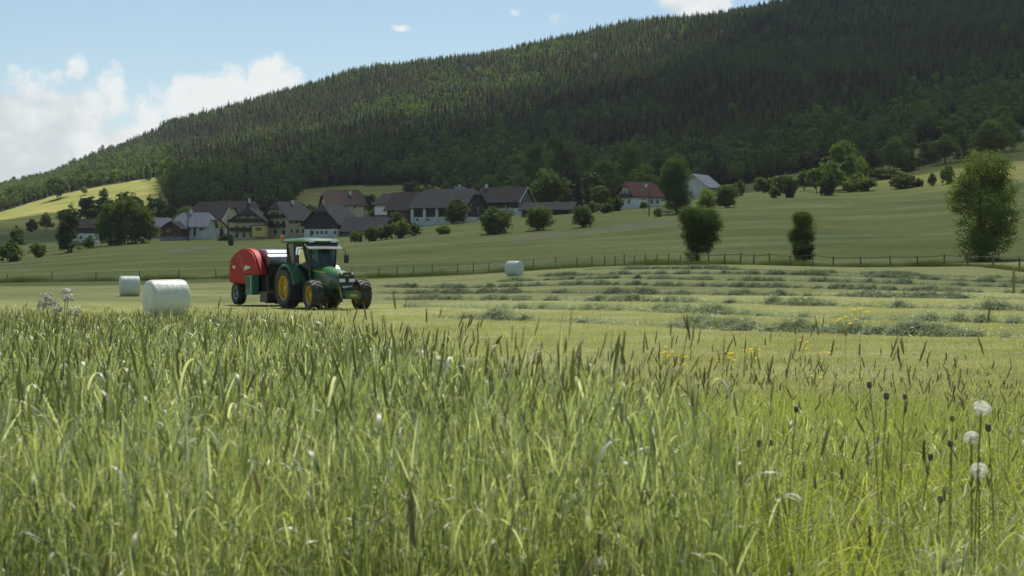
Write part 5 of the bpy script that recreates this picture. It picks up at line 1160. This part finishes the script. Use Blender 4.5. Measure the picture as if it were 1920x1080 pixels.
def build_grass():
    R = np.random.default_rng(11)
    tc_ = variants('tall_tuft', [tall_tuft(i, [0, 2, 3, 4, 2, 5, 0, 3][i], green=i not in (3, 5)) for i in range(8)])
    mc = variants('meadow_tuft', [mead_tuft(40+i, [.30, .34, .28, .38, .32, .30, .36, .33][i], 60, [0, 1, 0, 2, 0, 1, 0, 1][i]) for i in range(8)])
    sc = variants('stubble_tuft', [stub_tuft(60+i) for i in range(5)])
    # tall grass: all of the left, thinning out past the middle
    X, Y = jgrid(R, -15, 14, 1.2, 30, .165); px, py = proj(X, Y, H(X, Y)); ed = EDGE(px)
    wob = .8*np.sin(X*1.9)+.6*np.sin(X*.7+1)
    dens = np.interp(px, [-300, 560, 700, 900, 1180, 1420, 2200], [1, 1, .75, .40, .20, .05, .02])
    dens = np.where(Y < 5.5, np.interp(px, [-300, 900, 1200, 1330, 1500, 2200], [1, .9, .6, .12, .03, .02]), dens)
    k = (np.abs(X) < .40*Y+2.6) & (Y < ed+wob*np.where(px < 600, 1, 1.6)) & (R.random(len(X)) < dens); X, Y, px = X[k], Y[k], px[k]
    k = Y > 3.0; X, Y, px = X[k], Y[k], px[k]
    k = R.random(len(X)) < np.clip((EDGE(px)+.8*np.sin(X*1.9)-Y)/np.where(px < 560, 2.0, 5.5), .10, 1); X, Y, px = X[k], Y[k], px[k]
    nb = np.where(Y < 8)[0]; X = np.concatenate([X, X[nb]+R.normal(0, .08, len(nb))]); Y = np.concatenate([Y, Y[nb]+R.normal(0, .08, len(nb))]); px = 960+F*X/Y
    yt = np.maximum(np.interp(Y, [2, 3, 5, 10, 20, 30], [850, 765, 705, 648, 607, 590]), np.interp(px, [540, 620, 760, 900, 1200, 1500], [560, 612, 640, 705, 752, 790])-np.clip(Y-8, 0, 6)*2)
    hh = np.clip((-(yt-480)/F*Y-H(X, Y))/.78, .34, 1.05)*R.normal(1, .09, len(X))*np.where(R.random(len(X)) < .06, 1.14, 1)*np.where((px > 1500) & (Y < 5.5), .6, 1)
    hh *= 1+.08*np.sin(X*2.3+Y)*np.sin(Y*1.1)
    late = (R.random(len(X)) < np.interp(Y, [5, 15], [.1, .55])); idx = np.where(late, R.choice([3, 5, 7], len(X)), R.choice([0, 1, 2, 4, 6], len(X))); idx = np.where((px > 820) & (R.random(len(X)) < .85), R.choice([0, 3, 5, 6], len(X)), idx)
    grow('tall_grass', X, Y, R.uniform(.9, 1.15, len(X))*np.interp(Y, [3, 7, 9], [.74, .8, 1]), hh, idx, tc_, 'dense tall green grass with seed heads along the unmown strip', 'grass', R)
    # meadow grass everywhere in front of the mown field
    X, Y = jgrid(R, -13, 13, 1.2, 26, .15); px, py = proj(X, Y, H(X, Y)); ed = EDGE(px)
    keep = np.where(px < 650, .35, 1.0)*np.where(Y > ed-3, np.clip((ed+1.5-Y)/4.5, 0, 1), 1)
    k = (np.abs(X) < .40*Y+2.6) & (Y < ed+1.5+.6*np.sin(X*1.3)) & (R.random(len(X)) < keep); X, Y, px = X[k], Y[k], px[k]
    hh = R.normal(.95, .16, len(X))*np.interp(Y, [2, 4, 9, 13], [.9, 1.05, .95, .7])*np.where((px > 1620) & (Y < 5), .78, 1)*(1+.22*np.sin(X*1.7+Y*.9)*np.sin(Y*1.3-X*.4))
    grow('meadow_grass', X, Y, R.uniform(.9, 1.25, len(X)), hh, R.integers(0, 8, len(X)), mc, 'fine bright green meadow grass in the unmown strip', 'grass', R, .14)
    # stubble
    X, Y = jgrid(R, -28, 28, 10.5, 66, .37); px, py = proj(X, Y, H(X, Y))
    k = (np.abs(X) < .37*Y+3) & (Y > EDGE(px)-1.5) & (R.random(len(X)) < np.clip((70-Y)/30, 0, 1)*.95); X, Y = X[k], Y[k]
    s = R.uniform(.8, 1.3, len(X)); patch = np.sin(X*.9+Y*.3)*np.sin(Y*.7-X*.2); grow('stubble', X, Y, s, s*(1+.35*patch), R.integers(0, 5, len(X)), sc, 'short yellow green stubble of the mown field', 'stubble', R, .05)
build_grass()
def unmown_strip():
    R = np.random.default_rng(8); X, Y, l = FG[0]; n = len(X); M_r = leaf_mat('rough_grass_blade', (.07, .10, .028), (.17, .19, .06), trans=.4, pscale=.3, hv=.5)
    ms = [mead_tuft(80+i, .34, 60, 0) for i in range(4)]
    for q in ms: q.materials[0] = M_r
    grow('rough_grass', X, Y, R.uniform(1.6, 2.4, n), l*R.uniform(1.0, 1.8, n), R.integers(0, 4, n), variants('rough_tuft', ms), 'rough unmown grass along the foot of the fence', 'grass', R, .1)
unmown_strip()

# rows of cut grass -------------------------------------------------
def windrow(k, px0, px1, label, gap, seed):
    R = np.random.default_rng(seed); o = np.array(ROW0)+NR*ROWGAP*k; s = np.arange(-90, 60, .08); X = o[0]+DR[0]*s; Y = o[1]+DR[1]*s
    px = 960+F*X/np.maximum(Y, 1); m = (px > px0) & (px < px1) & (Y > 20) & (Y < 128); s, X, Y = s[m], X[m], Y[m]
    X = X+NR[0]*.35*np.sin(s*.35+k)+NR[0]*.12*np.sin(s*1.3); Y = Y+NR[1]*.35*np.sin(s*.35+k)+NR[1]*.12*np.sin(s*1.3)
    fr = np.exp(R.uniform(np.log(.30), np.log(11), 30)); a = .78+sum((.30/max(.8, f)**.35)*np.sin(s*f+p) for f, p in zip(fr, R.uniform(0, 6.28, 30)))*.62; amp = np.clip((a-gap)*1.1, 0.05, 1.0); endf = np.clip(np.minimum(s-s[0], s[-1]-s)/2.0, 0, 1); amp *= endf
    hgt = .05+(.25 if k == 0 else .23 if k < 3 else .20)*amp; wid = .26+(.42 if k < 2 else .32)*np.sqrt(amp)
    u = np.linspace(-1, 1, 9); P = np.stack([X[:, None]+NR[0]*u*wid[:, None], Y[:, None]+NR[1]*u*wid[:, None], H(X, Y)[:, None]-.03+hgt[:, None]*(1-u**2)*.8*(1+.3*np.sin(s[:, None]*9+u*7)*np.sin(s[:, None]*4-u*3))-.10*(amp[:, None] < .22)], 2)
    la, lf, lp = R.uniform(0, 6.28, 22), np.exp(R.uniform(np.log(2.2), np.log(26), 22)), R.uniform(0, 6.28, 22); lump = lambda x, y: np.clip(.80+.15*sum(np.sin((x*cos(a_)+y*sin(a_))*f_+p_)*(6/(6+f_))**.5 for a_, f_, p_ in zip(la, lf, lp)), .25, 1.25)
    P[:, :, 2] += hgt[:, None]*(lump(P[:, :, 0], P[:, :, 1])-.8)*.9*(1-u**2)
    n = len(s); i = np.arange(n-1)[:, None]; j = np.arange(8)[None]; q = np.stack([i*9+j, i*9+j+1, (i+1)*9+j+1, (i+1)*9+j], 2).reshape(-1, 4)
    c = np.array([X.mean(), Y.mean(), float(H(X.mean(), Y.mean()))]); V = P.reshape(-1, 3)-c
    ob = link('hay_windrow', np_mesh('hay_windrow', V, q, M_hayd, True), loc=tuple(c), label=label, cat='hay', group='rows of cut grass on the mown field')
    dist = Y.mean(); N_ = int(n*.08*{0: 1000, 1: 1000, 2: 850}.get(k, 600)); w = R.choice(n, N_, p=(hgt*wid)/(hgt*wid).sum()); uu = np.clip(R.normal(0, .48, N_), -1.25, 1.25)
    B = np.stack([X[w]+NR[0]*uu*wid[w]+R.normal(0, .05, N_), Y[w]+NR[1]*uu*wid[w]+R.normal(0, .05, N_), np.zeros(N_)], 1); lb_ = np.clip(lump(B[:, 0], B[:, 1]), .05, 1.6); B[:, 2] = H(B[:, 0], B[:, 1])+hgt[w]*np.clip(1-uu**2, 0, 1)*R.uniform(.4, 1.0, N_)*lb_
    sc_ = 1+dist/90; v, f, _ = ribbons(R, B-c, R.uniform(0, 6.28, N_), R.uniform(.10, .30, N_), R.normal(.45, .55, N_), R.uniform(0, 1.4, N_), R.uniform(.005, .010, N_)*sc_, 3, roll=1.4)
    link('loose_stalks', np_mesh('loose_stalks', v, f, M_hay), ob)
windrow(0, 812, 2010, 'nearest row of cut grass, with the largest dark clumps', .35, 3)
windrow(1, 760, 2010, 'second row of cut grass behind the largest clumps', .45, 5)
windrow(2, 715, 2010, 'third row of cut grass starting beside the tractor wheel', .45, 8)
windrow(3, 712, 2010, 'fourth row of cut grass, thin and broken', .35, 12)
windrow(4, 705, 2010, 'fifth row of cut grass, long and dark', .25, 15)
windrow(5, 930, 2010, 'sixth row of cut grass in the shade edge', .35, 19)
windrow(6, 1010, 2010, 'row of cut grass farthest away but one', .40, 23)
windrow(7, 1100, 2010, 'faintest row of cut grass, farthest towards the fence', .5, 29)

# ------------------------------------------------------------------ single stalks and flowers that stand out
def stalk_mesh(seed, h, ear, er, m_ear):
    R = np.random.default_rng(seed); B = np.array([[0, 0, -.05]]); v, f, C = ribbons(R, B, np.array([R.uniform(0, 6.28)]), np.array([h]), np.array([1.50]), np.array([R.uniform(.05, .4)]), np.array([.0034]), 8, roll=.3)
    v2, f2, _ = ribbons(R, C[:, 2], np.array([R.uniform(0, 6.28)]), np.array([.14]), np.array([1.25]), np.array([.9]), np.array([.004]), 6)
    D = C[:, -1]-C[:, -2]; e = ears(R, C[:, -1]-D*.05, D, [ear], [er], 8); V, Fq = cat([(v, f), (v2, f2)])
    return np_mesh('stem', V, Fq, M_rye, True), np_mesh('ear', e[0], e[1], m_ear, True)
STALKS = [stalk_mesh(i, 1.0, [.085, .10, .07, .11, .06, .09][i], [.0042, .0046, .0038, .005, .0038, .0042][i], M_ear if i != 4 else M_earg) for i in range(6)]
def stalks():
    R = np.random.default_rng(21); P = []
    for ci, (cx, cy, n, sx, sy, y0, y1) in enumerate([(785, 600, 15, 30, 34, 5, 6.5), (700, 612, 13, 50, 30, 5.5, 8), (1135, 690, 11, 26, 34, 4.2, 5.5), (1235, 640, 9, 30, 24, 5, 7), (1440, 655, 5, 26, 22, 4.5, 6.5), (1700, 720, 7, 46, 34, 4.2, 6), (1290, 720, 12, 90, 40, 5, 7), (950, 690, 15, 90, 40, 5, 8), (400, 590, 22, 150, 18, 10, 15), (480, 600, 16, 90, 20, 8, 12), (620, 620, 11, 60, 24, 6, 9), (1560, 640, 6, 60, 40, 4.5, 6.5), (1530, 760, 10, 120, 40, 4.5, 7), (1780, 700, 7, 90, 50, 4.2, 6), (210, 650, 9, 120, 30, 4.2, 6), (520, 700, 9, 140, 40, 4.2, 7), (900, 760, 8, 160, 40, 4.2, 7), (1270, 590, 2, 20, 8, 5, 7)]):
        for i in range(n): P.append((cx+R.normal()*sx, cy+R.normal()*sy*.8, R.uniform(y0, y1), ci))
    lab = ['slim brown foxtail in the tight cluster reaching highest beside the tractor', 'foxtail between the tractor wheel and the tight cluster', 'foxtail in the crossed bunch over the pale stubble', 'thin foxtail just behind the crossed bunch', 'foxtail next to the brightest yellow flowers', 'leaning foxtail among the dry brown buds', 'low foxtail under the crossed bunch', 'foxtail near the small pale dandelion clock', 'small far foxtail in front of the largest wrapped bale', 'small foxtail in front of the red baler', 'foxtail on the last tall grass below the tractor', 'single foxtail over the stubble beyond the yellow flowers', 'foxtail scattered around the lone dry bud', 'foxtail above the big dandelion clocks', 'blurred foxtail standing over the tall grass', 'foxtail deep in the dark green tall grass', 'foxtail rooted among the broad bent blades', 'foxtail in front of the largest cut grass clumps']
    own = ['tallest straight foxtail crossing the shaded windrows', 'leaning foxtail crossing the second and third windrow', 'reddish foxtail over the nearest windrow', 'foxtail tipped against the nearest windrow end', 'long foxtail arching above the yellow flowers', 'thick foxtail leaning over empty stubble', 'foxtail stem by the picture edge over stubble', 'pair-like foxtail over the dry buds', 'foxtail seen against the front wheel of the tractor', 'foxtail seen against the far front wheel', 'foxtail seen against the baler wheel', 'foxtail beside the reddish one', 'foxtail right behind the reddish one']
    own = [(o,) for o in own]
    P += [p+o for p, o in zip([(1888, 512, 4.2), (1768, 560, 4.6), (1535, 598, 5.6), (1245, 626, 7.2), (1440, 636, 5.8), (1685, 640, 5.4), (1900, 640, 5), (1750, 690, 6), (645, 540, 10), (675, 545, 10), (515, 562, 14), (1470, 595, 6.2), (1488, 592, 6.5)], own)]
    for i, (px, py, Y, nm) in enumerate(P):
        nm = lab[nm] if isinstance(nm, int) else nm
        x = X_at(px, Y); h = -(py-480)/F*Y-Hs(x, Y)+.04
        if h < .3 or h > 1.5: continue
        st, er = STALKS[int(R.integers(0, 6))]; s = min(1.1, max(.6, h)); hh = h/1.05
        t = empty('foxtail_stalk', (x, Y, Hs(x, Y)), float(R.uniform(0, 6.28)), label=nm, cat='grass stalk', group='foxtail stalks rising over the meadow')
        t.rotation_euler = (float(R.normal(.0, .08)), float(abs(R.normal(.16, .09))), 0)        # bent by the wind, to the right
        for q, me in (('stem', st), ('ear', er)):
            o = link(q, me, t); o.scale = (hh, hh, hh); o.rotation_euler = (0, 0, float(R.uniform(0, .01)))
stalks()

M_pap = leaf_mat('dandelion_down', (.84, .82, .76), (.92, .90, .84), trans=.6, rough=.8, spec=.1, tmul=(1, 1, .95))
M_core = mat('seed_core', (.10, .075, .05), .9); M_stem = leaf_mat('flower_stem', (.16, .20, .06), (.28, .27, .11), trans=.35)
M_bud = mat('dry_bud', (.22, .17, .11), .9, noise=.5, nscale=60); M_petal = leaf_mat('yellow_petal', (.80, .62, .03), (.90, .74, .08), trans=.45, tmul=(1, 1, .5)); M_wpet = leaf_mat('white_petal', (.6, .6, .52), (.75, .74, .68), trans=.4, tmul=(1, 1, .9))
def bend_stem(root, h, r=.0020, lean=(0, 0)):
    P = [(lean[0]*t*t, lean[1]*t*t, h*t) for t in np.linspace(-.05, 1, 7)]; P[0] = (0, 0, -.05); MB().tube(P, [r*1.2]*3+[r]*4, 6).build('stem', M_stem, root, True); return (lean[0], lean[1], h)
def dandelion(px, py, Y, rpx, label, half=0, lean=(0, 0)):
    x = X_at(px, Y); z = -(py-480)/F*Y; g = Hs(x, Y); t = empty('dandelion_clock', (x-lean[0], Y-lean[1], g), 0, label=label, cat='dandelion', group='dandelion clocks in the meadow'); p = bend_stem(t, z-g, lean=lean)
    r = rpx*.88/F*Y; R = np.random.default_rng(int(px)); n = 120; d = R.normal(size=(n, 3)); d /= np.linalg.norm(d, axis=1)[:, None]
    if half: d = d[(d[:, 2] > -.35) & (d @ np.array([.5*half, -.1, .2]) > -.25)]
    n = len(d); e = np.cross(d, R.normal(size=(n, 3))); e /= np.linalg.norm(e, axis=1)[:, None]; f = np.cross(d, e); c = np.array(p); parts = []
    w = .00036; V = np.stack([c+d*r*.2-e*w, c+d*r*.2+e*w, c+d*r*.88+e*w, c+d*r*.88-e*w], 1).reshape(-1, 3); parts.append((V, np.arange(4*n).reshape(-1, 4)))
    for k in range(7):        # the little parachutes
        th = 2*pi*k/7; q = e*cos(th)+f*sin(th); q2 = -e*sin(th)+f*cos(th); a = c+d*r*.86; b = c+d*r*1.0+q*r*.27
        V = np.stack([a-q2*w, a+q2*w, b+q2*w*1.6, b-q2*w*1.6], 1).reshape(-1, 3); parts.append((V, np.arange(4*n).reshape(-1, 4)))
    V, Fq = cat(parts); link('seed_head', np_mesh('seed_head', V, Fq, M_pap), t)
    MB().lathe([(0, r*.22), (r*.15, r*.14), (r*.2, 0), (r*.12, -r*.16), (0, -r*.28)], p, 'z', 14).build('seed_core', M_core, t, True)
dandelion(1840, 770, 3.6, 21, 'large dandelion clock leaning on a pale bent stem, half blown away', 1, (.02, 0))
dandelion(1822, 824, 3.9, 17, 'ragged dandelion clock just below the half blown one', -1)
dandelion(1836, 882, 3.7, 17, 'round full dandelion clock, lowest of the three together', 0)
dandelion(820, 716, 6.5, 11, 'small pale dandelion clock beside the tall foxtail cluster', 0)
dandelion(780, 738, 6.3, 15, 'blurred ragged dandelion clock low beside the small pale one', 1)
dandelion(1125, 1062, 3.3, 21, 'flattened dandelion clock close to the ground below the bent blades', -1)
def bud(px, py, Y, label, s=1.0):
    x = X_at(px, Y); z = -(py-480)/F*Y; g = Hs(x, Y); R = random.Random(px); ln = (R.uniform(-.04, .04), R.uniform(-.02, .02)); t = empty('seeded_bud', (x-ln[0], Y-ln[1], g), 0, label=label, cat='bud', group='dry brown buds over the meadow')
    p = bend_stem(t, z-g, .0015, ln); r = R.uniform(.0070, .0088)*s; MB().lathe([(0, -r*1.5), (r*.8, -r*1.1), (r*1.05, -r*.2), (r*.85, r*.8), (r*1.0, r*1.3), (r*.3, r*1.15), (0, r*1.2)], p, 'z', 14).build('bud', M_bud, t, True)
for px, py, Y, l in [(1630, 722, 4.3, 'dry brown bud, tallest of those near the crossing foxtails'), (1662, 743, 4.4, 'dry bud just below the tallest brown bud'), (1697, 744, 4.6, 'dry bud touching a dark foxtail'), (1493, 768, 4.4, 'dry bud alone above the bright stubble edge'),
                     (1383, 808, 4.2, 'dark round bud on a curved stem'), (1424, 832, 4.2, 'elongated bud beside the dark round one'), (1447, 830, 4.3, 'squat bud right of the elongated bud'), (1786, 785, 4.5, 'slim bud beneath the big dandelion clocks'), (1782, 832, 4.2, 'dark bud close to the ragged dandelion clock'), (1763, 936, 3.8, 'bud deep in the grass under the full dandelion clock'), (1745, 857, 4.0, 'greyish bud left of the full dandelion clock'), (1853, 802, 4.0, 'little bud below the half blown clock')]: bud(px, py, Y, l)
def yellow(px, py, Y, label, n=1, r=.011, m=None, mc=None):
    if m is None and Y < 8: Y *= 2.1; r = .0155; n += 2
    x = X_at(px, Y); z = -(py-480)/F*Y; g = Hs(x, Y); t = empty('wildflower', (x, Y, g), 0, label=label, cat='flower', group='wildflowers in the unmown strip'); p = bend_stem(t, z-g, .0012); R = random.Random(px)
    for i in range(n):
        q = (p[0]+(R.uniform(-.055, .055) if i else 0), p[1]+(R.uniform(-.03, .03) if i else 0), p[2]-(R.uniform(0, .07) if i else 0)); mb = MB()
        if i: MB().tube([(p[0], p[1], p[2]-.12), ((p[0]+q[0])/2, (p[1]+q[1])/2, q[2]-.05), q], .0012, 5).build('stem', M_stem, t)
        tl = R.uniform(-.6, .6)
        for k in range(5):
            a = 2*pi*k/5+tl; c, s = cos(a), sin(a); w = r*.62
            mb.add([(q[0], q[1], q[2]), (q[0]+c*r*.6-s*w, q[1]+s*r*.6+c*w, q[2]+r*.35), (q[0]+c*r*1.1, q[1]+s*r*1.1, q[2]+r*.75), (q[0]+c*r*.6+s*w, q[1]+s*r*.6-c*w, q[2]+r*.35)], [(0, 1, 2, 3)])
        mb.build('petals', m or M_petal, t); MB().lathe([(0, r*.3), (r*.25, r*.2), (r*.3, 0), (0, -r*.2)], q, 'z', 8).build('flower_centre', mc or M_petal, t)
for a in [(1362, 660, 4.4, 'brightest yellow flowers before the mown field', 5), (1408, 656, 4.5, 'yellow flower cluster next to the brightest one', 4), (1248, 652, 4.6, 'yellow flowers among crossing foxtails', 5), (1270, 668, 4.7, 'smaller yellow flowers by the crossing foxtails', 2), (1613, 580, 4.3, 'highest yellow flower, in front of the windrows', 3), (1586, 596, 4.4, 'yellow flower beside the highest one', 3),
          (1500, 640, 4.5, 'faint yellow flower below the nearest windrow', 2), (872, 694, 5.5, 'yellow flowers near the small dandelion clock', 4), (916, 684, 5.6, 'thin yellow flower in the middle of the strip', 2), (1545, 662, 4.5, 'tiny yellow flower over pale stubble', 1), (1530, 700, 4.5, 'single low yellow flower', 1), (160, 582, 12, 'yellow flowers beside the white umbels', 5)]: yellow(*a)
for i, (px, py, Y) in enumerate([(1308, 1026, 3.3), (1355, 1014, 3.3), (1275, 1056, 3.2), (1388, 990, 3.5), (1160, 986, 3.4), (1316, 914, 3.8), (1458, 940, 3.8)]):
    yellow(px, py, Y, ['white flower with orange centre low in the grass', 'pale flower right of the orange-centred one', 'pale flower lowest in the grass', 'pale flower under a bent straw', 'small pale flower beside broad bent blades', 'closed white flower in the greener grass', 'tiny white flower in the dense meadow'][i], 1, .0085, M_wpet, M_petal)
def umbel():
    Y = 6.2; x = X_at(105, Y); g = Hs(x, Y); t = empty('umbel_flower', (x, Y, g), 0, label='white umbel flowers standing over the tall grass before the bales', cat='flower'); R = random.Random(4)
    for (px, py) in [(90, 558), (118, 550), (130, 560), (104, 568), (86, 572), (142, 584), (112, 580)]:
        q = (X_at(px, Y)-x, R.uniform(-.05, .05), -(py-480)/F*Y-g); MB().tube([(0, 0, 0), (q[0]*.4, q[1]*.4, q[2]*.6), q], .0016, 5).build('stem', M_stem, t); m = MB()
        for k in range(60):
            a = R.uniform(0, 6.28); d = .026*sqrt(R.random()); b = (q[0]+d*cos(a), q[1]+d*sin(a), q[2]+R.uniform(-.012, .02)); m.tube([q, b], .0004, 3); m.box(b, (.007, .007, .002), (R.uniform(-.5, .5), R.uniform(-.5, .5), R.uniform(0, 3)))
        m.build('umbel', M_wpet, t)
umbel()
build_haze()
